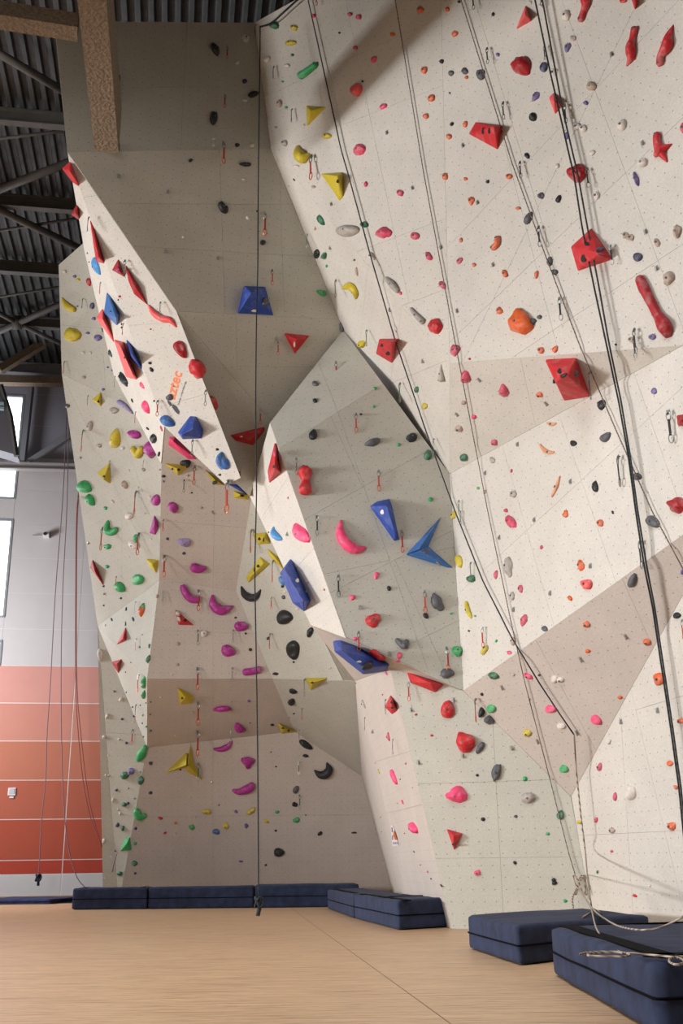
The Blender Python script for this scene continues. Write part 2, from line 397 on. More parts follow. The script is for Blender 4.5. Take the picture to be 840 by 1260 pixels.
# floor
fl=bpy.data.materials.new('strip_parquet'); fl.use_nodes=True; nt=fl.node_tree; b=nt.nodes['Principled BSDF']; L=nt.links
tc=nt.nodes.new('ShaderNodeTexCoord'); mp=nt.nodes.new('ShaderNodeMapping'); mp.inputs['Rotation'].default_value=(0,0,-math.radians(3)); mp.inputs['Scale'].default_value=(1.3,42,1)
L.new(tc.outputs['Object'],mp.inputs['Vector'])
n=nt.nodes.new('ShaderNodeTexNoise'); n.inputs['Scale'].default_value=1.0; n.inputs['Detail'].default_value=5; n.inputs['Roughness'].default_value=.6; L.new(mp.outputs[0],n.inputs['Vector'])
cr=nt.nodes.new('ShaderNodeValToRGB'); cr.color_ramp.elements[0].position=.36; cr.color_ramp.elements[0].color=lin('#a17c5d'); cr.color_ramp.elements[1].position=.62; cr.color_ramp.elements[1].color=lin('#dfbc96')
e=cr.color_ramp.elements.new(.44); e.color=lin('#c9a682'); L.new(n.outputs['Fac'],cr.inputs['Fac'])
mp2=nt.nodes.new('ShaderNodeMapping'); mp2.inputs['Rotation'].default_value=(0,0,-math.radians(3)); mp2.inputs['Scale'].default_value=(4,90,1); L.new(tc.outputs['Object'],mp2.inputs['Vector'])
n2=nt.nodes.new('ShaderNodeTexNoise'); n2.inputs['Scale'].default_value=1.3; n2.inputs['Detail'].default_value=3; L.new(mp2.outputs[0],n2.inputs['Vector'])
r=nt.nodes.new('ShaderNodeMapRange'); r.inputs['From Min'].default_value=.55; r.inputs['From Max'].default_value=.66; r.inputs['To Max'].default_value=.8; L.new(n2.outputs['Fac'],r.inputs['Value'])
mx=nt.nodes.new('ShaderNodeMix'); mx.data_type='RGBA'; L.new(r.outputs['Result'],mx.inputs['Factor']); L.new(cr.outputs['Color'],mx.inputs['A']); mx.inputs['B'].default_value=lin('#8f6a4c')
L.new(mx.outputs['Result'],b.inputs['Base Color']); b.inputs['Roughness'].default_value=.42; b.inputs['Specular IOR Level'].default_value=.35
# the floor is laid in two fields with a joint between them
j0,j1=floor_pt(420,1162.5),floor_pt(555,1260); jd=(j1-j0)/np.linalg.norm(j1-j0); jn=np.array([jd[1],-jd[0],0])
ja,jb=j0-jd*14,j1+jd*12
def slab(name,a,b,dirv,ext,m,parent=None):
    mb=MB(); o=np.array([0,0,-.06]); q=[a,b,b+dirv*ext,a+dirv*ext]; 
    mb.add([V3(p) for p in q]+[V3(p+o) for p in q],[(0,1,2,3),(7,6,5,4)]+[(i,(i+1)%4,4+(i+1)%4,4+i) for i in range(4)]); return mb.build(name,m,parent)
g=.004
s1=slab('floor',ja+jn*g,jb+jn*g,jn,22,fl); s1['kind']='structure'
s2=slab('floor_field',ja-jn*g,jb-jn*g,-jn,22,fl,s1)
jt=slab('joint_strip',ja-jn*g-np.array([0,0,.004]),jb-jn*g-np.array([0,0,.004]),jn,2*g,mat('joint','#4a3a2c',.8),s1)
# far wall: rows of cladding panels
def rowh(py): return on_far(60,py)[2]
hs=[0,rowh(1075.5),rowh(1058),rowh(1008),rowh(960),rowh(912),rowh(865.5),rowh(819.7)]
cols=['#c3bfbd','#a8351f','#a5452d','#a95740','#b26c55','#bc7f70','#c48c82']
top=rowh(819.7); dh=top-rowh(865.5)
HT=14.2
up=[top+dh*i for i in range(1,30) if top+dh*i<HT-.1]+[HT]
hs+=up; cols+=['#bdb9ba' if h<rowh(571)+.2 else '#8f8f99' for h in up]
sj=far_s(on_far(84,960)); wl_back=MB(); wl_back.box(far_pt(0,HT/2,-.12),ve1*14,ve2*.06,vz*(HT/2))
sides=[sj-7.5,sj-5,sj-2.5,sj,sj+2.5,sj+5]
swr=far_s(on_far(12,690)); swl=swr-3.2
wins=[(rowh(567),rowh(490)),(rowh(615),rowh(577)),(rowh(760),rowh(642)),(rowh(1000)+2.0,rowh(790))]
wf=mk=None
wall=link('wall_far',None); wall['kind']='structure'; wall.location=V3(W0)
def cuts(s0,s1,h0,h1):
    """rectangles of a cladding panel left around the window strip"""
    R=[(s0,s1,h0,h1)]
    for wb,wt in wins:
        if wt<=wb: continue
        N=[]
        for a,b2,c,d in R:
            if b2<=swl or a>=swr or d<=wb or c>=wt: N.append((a,b2,c,d)); continue
            if a<swl: N.append((a,swl,c,d))
            if b2>swr: N.append((swr,b2,c,d))
            if c<wb: N.append((max(a,swl),min(b2,swr),c,wb))
            if d>wt: N.append((max(a,swl),min(b2,swr),wt,d))
        R=N
    return R
wins[3]=(rowh(819.7)+.02,rowh(790))
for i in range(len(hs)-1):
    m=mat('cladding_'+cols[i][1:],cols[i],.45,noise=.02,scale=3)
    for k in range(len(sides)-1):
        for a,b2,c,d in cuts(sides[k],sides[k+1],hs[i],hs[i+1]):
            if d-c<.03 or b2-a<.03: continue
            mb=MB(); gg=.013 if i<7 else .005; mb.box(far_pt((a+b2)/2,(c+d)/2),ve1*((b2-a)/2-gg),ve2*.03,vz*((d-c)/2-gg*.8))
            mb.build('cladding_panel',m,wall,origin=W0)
mb=MB()
for a,b2,c,d in cuts(sides[0],sides[-1],0,HT): mb.box(far_pt((a+b2)/2,(c+d)/2,.0),ve1*((b2-a)/2),ve2*.024,vz*((d-c)/2))
mb.build('joint_backing',mat('joint_white','#d8d2cf',.7),wall,origin=W0)
glass=bpy.data.materials.new('backlit_glazing'); glass.use_nodes=True; b=glass.node_tree.nodes['Principled BSDF']; b.inputs['Base Color'].default_value=(.8,.85,.9,1)
b.inputs['Emission Color'].default_value=(.93,.97,1,1); b.inputs['Emission Strength'].default_value=3.2
for i,(wb,wt) in enumerate(wins):
    mb=MB(); mb.box(far_pt((swl+swr)/2,(wb+wt)/2,-.05),ve1*((swr-swl)/2),ve2*.012,vz*((wt-wb)/2)); o=mb.build('window_%d'%(i+1),glass); o['kind']='structure'
    fr=MB()
    for s in (swl,(swl+swr)/2,swr-.02): fr.box(far_pt(s,(wb+wt)/2,.0),ve1*.03,ve2*.05,vz*((wt-wb)/2))
    for h in (wb,wt): fr.box(far_pt((swl+swr)/2,h),ve1*((swr-swl)/2),ve2*.05,vz*.03)
    fr.build('window_frame',mat('window_frame','#8d9298',.4),o)
mb=MB(); mb.box(far_pt(0,.06,.05),ve1*9,ve2*.02,vz*.05); o=mb.build('baseboard_far',mat('baseboard','#a5876a',.6)); o['kind']='structure'
# ceiling: corrugated deck on rolled joists with bracing
HC=14.15
deckm=mat('corrugated_deck','#4e5154',.6,.2,noise=.15,scale=6)
mb=MB(); pitch=.22; prof=[(0,0),(.07,0),(.095,.09),(.185,.09),(.21,0)]
vs=[];xs=[]
n0=-48; n1=40
for i in range(n0,n1):
    for (x,z) in prof[:-1]: xs.append((i*pitch+x,z))
ys=(-6,29)
for y in ys:
    for x,z in xs: vs.append(V3(E1*x+E2*y+np.array([0,0,HC+z])))
k=len(xs); mb.add(vs,[(i,i+1,k+i+1,k+i) for i in range(k-1)]); o=mb.build('ceiling',deckm); o['kind']='structure'
def beam(name,a,b2,w,h,m,label,I=True,parent=None,group=None):
    a,b2=V3(a),V3(b2); t=(b2-a).normalized(); side=t.cross(vz)
    side=side.normalized() if side.length>.05 else Vector((1,0,0)); u2=side.cross(t).normalized(); c=(a+b2)/2; hl=t*((b2-a).length/2)
    root=link(name,None,None,None,c); 
    def part(nm,off,ww,hh):
        q=MB(); q.box(Vector((0,0,0))+u2*off,hl,side*(ww/2),u2*(hh/2)); o=q.build(nm,m,root); return o
    if I: part('flange',h/2,w,.03); part('flange',-h/2,w,.03); part('web',0,.03,h)
    else:
        q=MB(); q.box(Vector((0,0,0)),hl,side*(w/2),u2*(h/2)); me=bpy.data.meshes.new(name); bpy.data.objects.remove(root)
        root=q.build(name,m); root.location=c
    tag(root,label,'beam',group); return root
JST=mat('painted_joist','#5b5a58',.6,.1,noise=.15,scale=5); SPR=mat('sprayed_fireproofing','#80705f',.95,noise=.25,scale=28,bump=.7)
SPR.node_tree.nodes['Bump'].inputs['Distance'].default_value=.05
lbl=['dark rolled steel joist under the deck, uppermost one below the sprayed beam','dark steel joist second down from the sprayed beam, left of the wall','dark steel joist third down under the corrugated deck','dark steel joist fourth down, just above the brace hub']
for i,py in enumerate((146,250,331,397)):
    c=at_h(40,py,HC-.2); beam('ceiling_joist',c-E1*6,c+E1*2.6,.16,.26,JST,lbl[i],group='joists under the deck')
def member(name,p0,p1,h,r,m,label,cat='brace'):
    a,b2=at_h(*p0,h),at_h(*p1,h); q=MB(); c=V3((a+b2)/2); q.tube([V3(a)-c,V3(b2)-c],r,8); o=q.build(name,m,None,True,loc=c); tag(o,label,cat); return o
member('diagonal_brace',(-40,43),(95,122),HC-.42,.075,JST,'upper sloping round brace under the deck, running down to the wall top')
member('diagonal_brace',(-40,248),(95,196),HC-.42,.085,JST,'thick brace rising to the right between first and second joists')
member('diagonal_brace',(-40,240),(105,309),HC-.42,.085,JST,'brace sloping down to the right across the second joist')
member('diagonal_brace',(-40,425),(95,365),HC-.42,.08,JST,'lower brace rising to the right to the fourth joist')
member('tie_rod',(-40,175),(90,160),HC-.3,.03,JST,'thin tie rod just below the first joist','rod')
member('tie_rod',(-40,290),(98,268),HC-.3,.03,JST,'thin tie rod just below the second joist','rod')
member('tie_rod',(-40,372),(80,352),HC-.3,.03,JST,'thin tie rod between third and fourth joists','rod')
member('brace_hub',(16,398),(26,398),HC-.42,.16,JST,'round hub plate where the lower roof braces meet','hub')
member('diagonal_brace',(22,398),(-20,375),HC-.42,.06,JST,'short brace leaving the hub to the upper left')
member('diagonal_brace',(22,398),(80,425),HC-.42,.06,JST,'short brace leaving the hub to the lower right')
# sprayed beams
hb=9.35
a=at_h(129,181,hb); dirb=at_h(112,0,hb)-a; 
beam('sprayed_beam',a+np.array([0.0,.1,.35]),a+dirb*2.2+np.array([0,0,.35]),.30,.7,SPR,'thick brown fireproofed beam running into the top of the back wall',I=False)
a1,a2=at_h(-60,9,hb+.1),at_h(96,34,hb+.1)
beam('sprayed_beam',a1,a2,.22,.19,SPR,'brown fireproofed cross beam meeting the thick one at upper left',I=False)
mb=MB(); 
pk=on_plane('back_top',145.3,110); mb.box(V3(pk)+Vector((0,-.02,0)),Vector((.018,0,0)),Vector((0,.02,0)),Vector((0,0,.22))); tag(mb.build('wall_slot',mat('black_gap','#050505',.9)),'narrow black slot in the wall right of the thick brown beam','slot')
mb=MB(); pk=on_plane('back_top',130,182); mb.box(V3(pk)+Vector((0,-.02,.0)),Vector((.19,0,0)),Vector((0,.02,0)),Vector((0,0,.05))); tag(mb.build('beam_pocket',MATS['black_gap']),'dark notch in the wall under the end of the thick brown beam','slot')
# far wall steelwork
def fbeam(name,p0,p1,off,w,h,m,label,I=False): return beam(name,on_far(*p0,off),on_far(*p1,off),w,h,m,label,I=I)
GST=mat('grey_steel','#85868c',.5,.1,noise=.05)
fbeam('sprayed_beam',(-60,467),(110,470),.6,.25,.22,SPR,'brown fireproofed beam along the top of the far wall')
fbeam('edge_girder',(-60,449),(110,458),.45,.2,.28,GST,'grey edge girder just above the brown far beam',I=True)
fbeam('sprayed_brace',(0,455),(66,415),1.2,.22,.2,SPR,'brown fireproofed brace rising to the right above the far beam')
fbeam('rail_beam',(-60,572),(100,576),.35,.2,.16,mat('rail_steel','#a09b9c',.5),'pale horizontal steel rail crossing the far wall below its brace',I=True)
fbeam('wall_brace',(36,568),(92,532),.3,.12,.14,GST,'grey steel brace rising right from the horizontal rail')
fbeam('wall_brace',(6,560),(18,569),.3,.1,.12,GST,'short grey brace left of the post on the rail')
fbeam('steel_post',(28,568),(38,476),.3,.14,.2,GST,'grey steel post right of the bright upper window')
# boxed frame near the window
q=[on_far(x,y,2.0) for x,y in((-30,462),(3,475),(14,512),(21,560),(-30,545))]; mb=MB(); off=-E2*1.5
mb.add([V3(p) for p in q]+[V3(p-off*.4) for p in q],[tuple(range(5)),tuple(range(5,10))[::-1]]+[(i,(i+1)%5,5+(i+1)%5,5+i) for i in range(5)])
o=mb.build('air_duct',mat('duct_grey','#75757c',.5,.2)); tag(o,'grey boxy duct hanging in front of the bright upper window','duct')
o2=MB(); o2.tube([V3(on_far(1,474,2.2)),V3(on_far(13,512,2.2)),V3(on_far(20,561,2.2))],.07,6); o2.build('edge_rail',JST,o)
for yy in (497,503):
    o2=MB(); p,q2=on_far(-30,yy-2,2.25),on_far(5,yy,2.25); o2.tube([V3(p),V3(q2)],.05,4); o2.build('light_strip',mat('pale_strip','#bcd6e0',.4),o)
# girder that shades the wall top; bars and side wall added to block light
conc=mat('painted_concrete','#b9b6b2',.8,noise=.04,scale=3)
gx=-4.2
mb=MB(); gy=7.0
zb=10.38+.248*(gy-11.46)
def gz(x): return shade_z(x,gy)+.14
mb=MB(); A=Vector((-14,gy,gz(-14))); B=Vector((2.2,gy,gz(2.2))); d=(B-A).normalized(); u=d.cross(Vector((0,1,0)))*-1
hgt=.36; mb.box((A+B)/2+vz*(hgt/2),d*((B-A).length/2),Vector((0,.05,0)),vz*(hgt/2))
gir=mb.build('lattice_girder',JST); tag(gir,'deep steel girder under the roof just above the view','beam')
mb=MB()
for i in range(59):
    x=-13.9+i*.275; z0=gz(x)+hgt; mb.box((x+.12,gy,z0+1.5),Vector((.113,0,0)),Vector((0,.02,0)),vz*1.5)
mb.build('dimming_slats',JST,gir)['kind']='stuff'  # upright bars added above the girder to dim the light on the upper wall
mb=MB(); mb.box((-13.15,BLOCKER_Y+8,HC/2),Vector((.12,0,0)),Vector((0,8,0)),vz*(HC/2)); o=mb.build('wall_light_blocker',conc); o['kind']='structure'  # unseen wall piece added to keep part of the key light off the left side

# ================================================================ climbing volumes (outlines and ridge points where they stand on the wall)
# colour, [hulls of (outline, apexes)], height m, label, short name, small printed marks
VOLS=[
('B',[([(300,352),(326,353),(336,388),(292,385.5)],[(308.7,360)])],.34,'big royal blue pyramid volume on the shaded back wall','big blue pyramid',[(313,382.5,4,1.6,'w')]),
('r',[([(349.5,410),(380.7,413),(362.5,435.5)],[(364,418)])],.2,'red downward-pointing triangular volume right of the hanging rope under the blue pyramid','red downward triangle',[(362,424,1.2,3.5,'w')]),
('y',[([(377,130),(401,132),(378.2,155.5)],[(382,136)])],.14,'flat yellow triangular volume with straight top, high beside the corner','flat yellow triangle',[]),
('y',[([(395,214),(421,212),(421.8,243),(417.5,247)],[(415,217)])],.2,'yellow tapering volume with a black print left of the long rope','tapering yellow volume',[(415.5,223,2,2.5,'k')]),
('r',[([(585.5,150.5),(617.5,154.5),(612,184),(577,165)],[(608,156)])],.2,'red four-sided volume with two black prints on the bright upper wall','red printed volume',[(593.5,161,1.5,4.5,'k'),(601.5,161,1.6,4,'k')]),
('c',[([(647,7),(653,26),(635.5,36)],[(646,18)])],.16,'coral red pointed pyramid volume at the very top centre','top red pyramid',[]),
('c',[([(675.5,120.5),(682,114),(690,130),(683,140.5)],[(682,124)])],.15,'small coral red wedge volume behind the pair of dark ropes','small red wedge',[]),
('r',[([(727.5,281),(752.5,317),(751.5,320),(711,333.5),(702.5,304)],[(724,308),(737,313)])],.2,'large red volume with a violet hold and a black print, crossed by dark ropes','large rope-crossed red volume',[(717,318,3,5,'k'),(722,300,3.5,2.5,'k')]),
('r',[([(671,442.5),(708,440.5),(725.5,487.5),(694.5,492.5)],[(698.5,461),(684,470)])],.36,'largest red box-like volume with a black print below the ledge seam','largest red box volume',[(688,456.5,3,3.5,'k')]),
('r',[([(467,417),(489,417),(482.5,446.5),(463,435)],[(481,421)])],.22,'red volume with two black prints beside the long rope at mid-height','red mid rope volume',[(469.5,425,2,2,'k'),(477,435,3,2.5,'k')]),
('B',[([(455,623),(464,617),(479,614),(482,622),(491,664),(484.5,665.5)],[(476,622),(486,655)])],.2,'royal blue tapering wedge volume with a white oval print','tapering blue wedge',[(470,630,2.6,3,'w')]),
('b',[([(500,682),(510,672),(541.5,637),(525,677)],[(515,676)]),([(500,683),(527,673),(556,698.5),(551,698.5)],[(516,677)])],.2,'blue two-armed boomerang volume pointing left','blue boomerang',[]),
('B',[([(410,789),(418,788),(441,796),(478,819),(476,825),(447,829),(412,801)],[(420,800),(448,822)])],.25,'long dark blue volume under the edge of the central bulge','dark blue bulge-edge volume',[(442,814,3.5,1.3,'w')]),
('r',[([(453.7,800),(461,800.5),(474,811),(467,815),(459,812)],[(466,807)])],.12,'small red wedge volume sitting on the dark blue volume','small red edge wedge',[]),
('r',[([(500,826),(520,832),(546,842),(535,852),(505,840)],[(530,841)])],.2,'flat red volume tucked under the bulge, right of the dark blue one','flat red underside volume',[]),
('r',[([(480.7,855.5),(488,875),(482.5,878.5),(474,869.5)],[(482,868)])],.1,'small red pyramid volume high on the narrow bright strip','red strip pyramid',[(481.5,864,1.5,1.5,'k'),(482.5,871,2,1.2,'k')]),
('r',[([(549.5,1020),(569,1025.5),(558.7,1046)],[(558,1029)])],.14,'red arrow-shaped pyramid volume low on the greenish lower wall','low red pyramid',[(558,1039,2.5,1.6,'k')]),
('r',[([(338.5,545),(344.5,582),(332,594),(330,580)],[(338,577)])],.18,'tall red kite-shaped volume left of the red hourglass hold','tall red kite',[(337,574,2,2,'k')]),
('r',[([(283,535.5),(325,525),(325.5,530),(311,548),(290,542.5)],[(307,541)])],.22,'wide red bat-wing volume on the dark roof above the blue slab','wide red roof volume',[(297,537,2,1,'w')]),
('y',[([(202,570),(233,572),(219,585)],[(218,577)])],.2,'yellow triangular volume with a black hold under the prow edge','yellow prow-edge triangle',[(212,577,1.5,1.5,'k'),(220,578,2.5,1.5,'k')]),
('y',[([(252,578),(276,597),(264,595.5)],[(264,590)])],.15,'slim yellow volume half hidden by the prow edge','slim yellow volume',[]),
('B',[([(281,596),(297,595.5),(304,609)],[(295,601)])],.2,'dark blue volume just below the lower tip of the prow','blue prow-tip volume',[]),
('y',[([(287,604),(306,609),(305,615),(288,612.5)],[(296,609)])],.14,'yellow volume with black prints right under the prow-tip blue one','yellow prow-tip volume',[(298,610,3,1.5,'k')]),
('y',[([(310.5,657),(327,655),(332,669),(317.5,670)],[(325,662)])],.18,'yellow volume behind the hanging rope, left of the blue moon hold','yellow rope volume',[(319,663,2,2,'k'),(324,664,1,3,'k')]),
('y',[([(320,685),(332,694),(306,717),(302.5,710)],[(324,693),(309,709)])],.12,'long flat yellow volume slanting above the black crescent hold','slanting yellow volume',[(317.5,696.5,2.2,2,'k')]),
('y',[([(329,675),(340,684),(349,701),(332,685)],[(339,687)])],.1,'thin ochre volume behind the edge, above the blue slab volume','thin ochre volume',[]),
('B',[([(357.5,688),(381,739),(374.5,752),(361,742),(345,705)],[(350,700),(373,740)])],.24,'large blue slab volume with white print on the bright narrow face','large blue slab',[(366,714,2.5,2.5,'w')]),
('r',[([(215.5,750),(238.7,769.5),(219.5,769)],[(223,764)])],.16,'red triangular volume carrying two white holds, below the magenta crescent','red white-topped triangle',[(228,763,2,2,'k')]),
('y',[([(376,835),(401,835),(382.5,849)],[(385,840)])],.16,'yellow triangular volume hanging from the shaded ledge on the right','yellow ledge triangle',[(384,840,2,1.2,'k')]),
('y',[([(218,846),(239,857),(235,865.5),(221,866)],[(228,858)])],.14,'yellow volume with prints at the left of the shaded roof band','yellow roof-band volume',[(224,859,1.6,1.2,'k')]),
('y',[([(342,890),(364.5,900),(346,902.5)],[(350,897)])],.14,'yellow triangular volume on the corner below the roof band','yellow corner triangle',[(348,896,2,1.2,'k'),(355,899,1.6,1.6,'k')]),
('y',[([(203.5,951),(222,936),(228.5,926.5),(231,926.5),(229,944)],[(229,941)]),([(232,930),(234.5,915.5),(238,939),(229,944)],[(231,941)]),([(236,934),(248.5,959.5),(231,950),(228,943)],[(232,943)])],.3,'yellow three-armed star volume low on the back wall','yellow star',[(222,947,1.8,1.2,'k')]),
('R',[([(114,689),(127.5,720),(111,698)],[(117,704)])],.14,'deep red slim triangular volume on the grey left wall','slim red left triangle',[]),
('r',[([(155,772),(155,787.5),(144,793)],[(151,786)])],.12,'small red triangular volume at the fold of the left wall','red fold triangle',[]),
('R',[([(137.5,814.5),(149.5,811),(146,828)],[(144,817)])],.12,'deep red inverted triangle volume low on the left wall','low red inverted triangle',[]),
('y',[([(180,687.5),(195,689),(192.5,705),(184,697)],[(187,694)])],.14,'yellow volume at the right rim of the left wall','yellow rim volume',[]),
('y',[([(124,482),(124.5,500),(113,492)],[(120,494)])],.13,'upper small yellow pyramid volume on the left wall','upper yellow left pyramid',[(121,494,1.6,1.6,'k')]),
('y',[([(135,569),(135.5,595),(119.5,582)],[(127,590)])],.16,'lower, bigger yellow pyramid volume on the left wall','lower yellow left pyramid',[(128,586,2,1.3,'k')]),
('b',[([(132,360),(146,387),(144,400),(128.5,385)],[(143,391)])],.16,'blue pyramid volume high on the bright side of the prow','blue prow pyramid',[(136,383,1.2,1.2,'k')]),
('r',[([(111.5,271),(128,324),(119,322)],[(121,316)])],.12,'tall thin red spike volume on the upper prow edge','thin red spike',[]),
('r',[([(77,207),(86,199),(97,229),(90,224)],[(86,210)])],.14,'red volume sticking out at the top left corner of the prow','top corner red volume',[]),
('R',[([(94.5,252),(97,270),(88,264)],[(93,262)])],.12,'small deep red volume peeking out at the left rim of the prow','peeking red volume',[]),
('R',[([(145.5,319),(138,332.5),(153.5,341)],[(146,332)])],.12,'deep red triangle volume with a magenta ball, on the prow','red ball triangle',[]),
('R',[([(154.5,326),(172,354),(182,375.5),(165,362),(158,345)],[(166,352)])],.12,'long deep red horn volume pointing down on the prow','long red horn',[]),
('c',[([(126,380),(132,396),(140.5,421),(119,391)],[(126,392)])],.12,'coral red slim volume at the left rim of the prow','coral rim volume',[]),
('c',[([(141,418),(150,420.5),(168,467),(156,464)],[(147,424),(163,460)])],.16,'long coral red box volume on the bright prow side','long coral box',[(153,440,1.2,1.2,'k')]),
('B',[([(156,418),(163,430),(174.5,454.5),(161,440)],[(163,437)])],.14,'blue spearhead volume right of the long coral box','blue spearhead',[]),
('B',[([(234,512),(241,512.5),(250,530),(247.5,539.5),(225,540.5),(219,532)],[(223,535),(238,527)])],.28,'big blue cone-nosed volume near the lower prow','blue cone-nosed volume',[]),
('p',[([(208,538),(216,537),(242,565),(232,565),(207,547)],[(213,543)])],.14,'pink slanting volume under the lower left edge of the prow','pink slanting volume',[]),
('R',[([(833,511),(848,509),(848,525),(834.5,524)],[(838,517)])],.12,'deep red block volume cut by the right edge of the picture','red right-edge block',[]),
('r',[([(776,-4),(786,-8),(781,12)],[(781,2)])],.12,'red spike volume hanging from the top edge at upper right','top-edge red spike',[]),
('m',[([(190,634),(194,642),(194,652),(191,658),(184,656)],[(190,645)])],.14,'magenta faceted volume at the right rim of the left wall','magenta rim volume',[]),
('g',[([(154.5,1031),(160,1030),(161.5,1046),(148,1047)],[(156,1038)])],.14,'green pyramid volume near the foot of the left wall','low green pyramid',[]),
]
# ================================================================ long shaped holds: colour, chains of (x,y,r), label, short
SPINES=[
('r',[[(718,-10,7),(721,4,5.5),(718,14,4),(714.5,24,4.2)]],'red bone-shaped hold cut by the top edge of the picture','top red bone'),
('r',[[(780.5,36,4.4),(778,48,4),(775.5,58,5.8),(776,70,5),(771,81,1)],[(776,66,4.5),(781,73,1)]],'red spiky bone hold, left one of the pair at upper right','left spiky red bone'),
('r',[[(828,31,.8),(822.5,45,5),(820,57,7),(813,69,4.6),(812,78,4.6)]],'red bone hold with a pointed upper end, right one of the pair','right pointed red bone'),
('r',[[(808,166,4.4),(809,178,5),(812,187,6)],[(812,185,6),(826,177.5,1)],[(812,186,5.5),(820.5,199,1)],[(810,185,5),(806,191,3)]],'red star-shaped bone hold near the right edge','red star bone'),
('R',[[(787,343,5.5),(792,354,6.5),(801,372,5.5),(810,389,6),(818,402,8.5),(821,412,5)]],'very long deep red bone hold slanting at the right','very long red bone'),
('g',[[(370,93,4.6),(377,88.5,4.2),(388,80,3.8)]],'long green slug-shaped hold in the dark upper corner','green slug'),
('y',[[(366,181,2.5),(367,189,6),(373,194,6.5),(380,190,1.8)]],'big yellow moon hold high beside the corner','yellow moon'),
('y',[[(422,354,2),(430,352,4.5),(437,358,4.5),(437.5,367,1.5)]],'yellow hooked hold below the tan ones left of the long rope','yellow hook'),
('p',[[(419.5,641,1.5),(418.5,655,5),(425,668,6.5),(437,676,5.5),(449,674,1.8)]],'large hot pink crescent hold on the central bulge','pink crescent'),
('m',[[(225,722,3.6),(229,731,4.2),(235,737,4.2),(243,738,4.2)]],'magenta curved bar hold left of the magenta crescent','magenta curved bar'),
('m',[[(261.5,733,1.6),(262.5,744,5),(271,751,5.5),(280,749,4),(286.5,746,1.2)]],'magenta crescent hold with sharp tips on the back wall','magenta crescent'),
('k',[[(297,722,1.2),(301,731,4),(309,735.5,4.6),(316,733,3.2),(320.5,726,1)]],'black crescent hold opening upward, behind the hanging rope','upper black crescent'),
('k',[[(387,948,1),(393,953,4),(400,953,5),(404.5,947,4.5),(402,939,1)]],'black crescent hold low on the back wall, at right','low black crescent'),
('m',[[(238,698,5.6),(245,700,5),(252,699,3)]],'magenta bean hold on the shaded roof face','magenta bean'),
('m',[[(263.5,921.5,1.5),(272,922,3),(280,918.5,3.2),(285,912,1.2)]],'small magenta crescent hold right of the yellow star','small magenta crescent'),
('m',[[(286.5,972.5,1.6),(295,974,3.8),(306,970,5),(310,966,4)]],'magenta sausage hold, lowest magenta one beside the rope','lowest magenta sausage'),
('m',[[(263,873.5,1.5),(270,872,3.6),(279,871.5,3.4),(285,873,1.3)]],'flat magenta hold on the roof band','flat magenta roof-band hold'),
('m',[[(301,827,4),(310,826,4),(319,823.5,4)]],'magenta straight bar hold crossing the hanging rope','magenta bar at the rope'),
('m',[[(291,890,1.5),(294,896,5),(301,899,2)]],'magenta boot-shaped hold on the roof band','magenta boot'),
('m',[[(298,935,2.5),(305,937,5.5),(312,936,2.5)],[(305,937,5),(305,944,3)]],'magenta three-lobed hold under the roof band','magenta three-lobe'),
('c',[[(183,376,1.3),(189,385,3.4),(199,392,3.6),(209,394,3.2),(216.5,402,1)]],'coral red curved blade hold trailing the long red horn','coral curved blade'),
('s',[[(475,342,1.8),(482,350,4),(489,358,3)]],'upper of two stone grey bottle-shaped holds','upper grey bottle'),
('s',[[(505.5,380,2),(512,388,3),(520,396,3.5)]],'lower of two stone grey bottle-shaped holds, beside a red one','lower grey bottle'),
('o',[[(612,293,3.6),(611.5,300,3.8),(606.5,305,3.6)]],'orange bean-shaped hold on the bright wall','orange bean'),
('a',[[(673,520.5,1),(678.5,522,2),(684,521,1)]],'short peach banana hold, topmost of three','short peach banana'),
('a',[[(664,547,1.2),(669,553.5,2.2),(675,556.5,2.2),(681.5,556.5,1)]],'curved peach banana hold, middle one of three','curved peach banana'),
('a',[[(688.5,586.5,1.2),(684.5,599,2.4),(679,610.5,1.6)]],'straight peach banana hold, lowest of three','straight peach banana'),
('y',[[(573.5,741.5,2.2),(575.5,751,3.2),(580,759.5,1.5)]],'mustard yellow banana hold on the bright face beside the bulge','mustard banana'),
('r',[[(375,581,8.6),(376,592,4.8),(375,603.5,8.2)]],'red hourglass hold on the central bulge','red hourglass'),
('y',[[(163.5,552,3.8),(169,560,4.4)],[(174.5,552,3.8),(169,560,4.4)]],'yellow heart-shaped hold on the left wall','yellow heart'),
('s',[[(542.5,449,.8),(543,459,2.8),(543.5,466,4.6)]],'grey teardrop hold with a thin upper tip','grey teardrop'),
('g',[[(133,642,2),(131.5,651,4.4),(137,655,4),(143.5,651,2.6)]],'green half-moon hold high on the left wall','green half-moon'),
('g',[[(168,998,4),(171,1005,4.4),(178,1003.5,3.2)]],'green hooked hold low at the left corner','low green hook'),
('l',[[(146,494.5,3),(154,500,3),(162.5,508,1.5)]],'long lavender hold on the left wall near the prow','long lavender hold'),
('y',[[(76.5,367,1.2),(83,377,4),(91.5,381,3)]],'yellow finned hold at the dim top of the left wall','yellow fin'),
('g',[[(179,919,3),(174,928,5),(170,935,3)]],'green folded hold at the corner left of the star','green folded hold'),
('q',[[(336.5,649,1.5),(337,656,4.2),(342,661,4),(346.5,663,1.5)]],'blue moon hold on the narrow bright face','blue moon'),
('y',[[(593.5,803,3),(598,797,3.4)]],'mustard bent hold under a quickdraw on the bright face','mustard bent hold'),
('K',[[(488,787.5,2.8),(494,793,4),(497,794,5)],[(497,794,5),(500.5,789,3)]],'dark grey molar-shaped hold at the foot of the bulge','grey molar'),
('k',[[(344,863.5,0),(344,863.5,0)]],'','') ,
]
SPINES=[s for s in SPINES if s[2]]
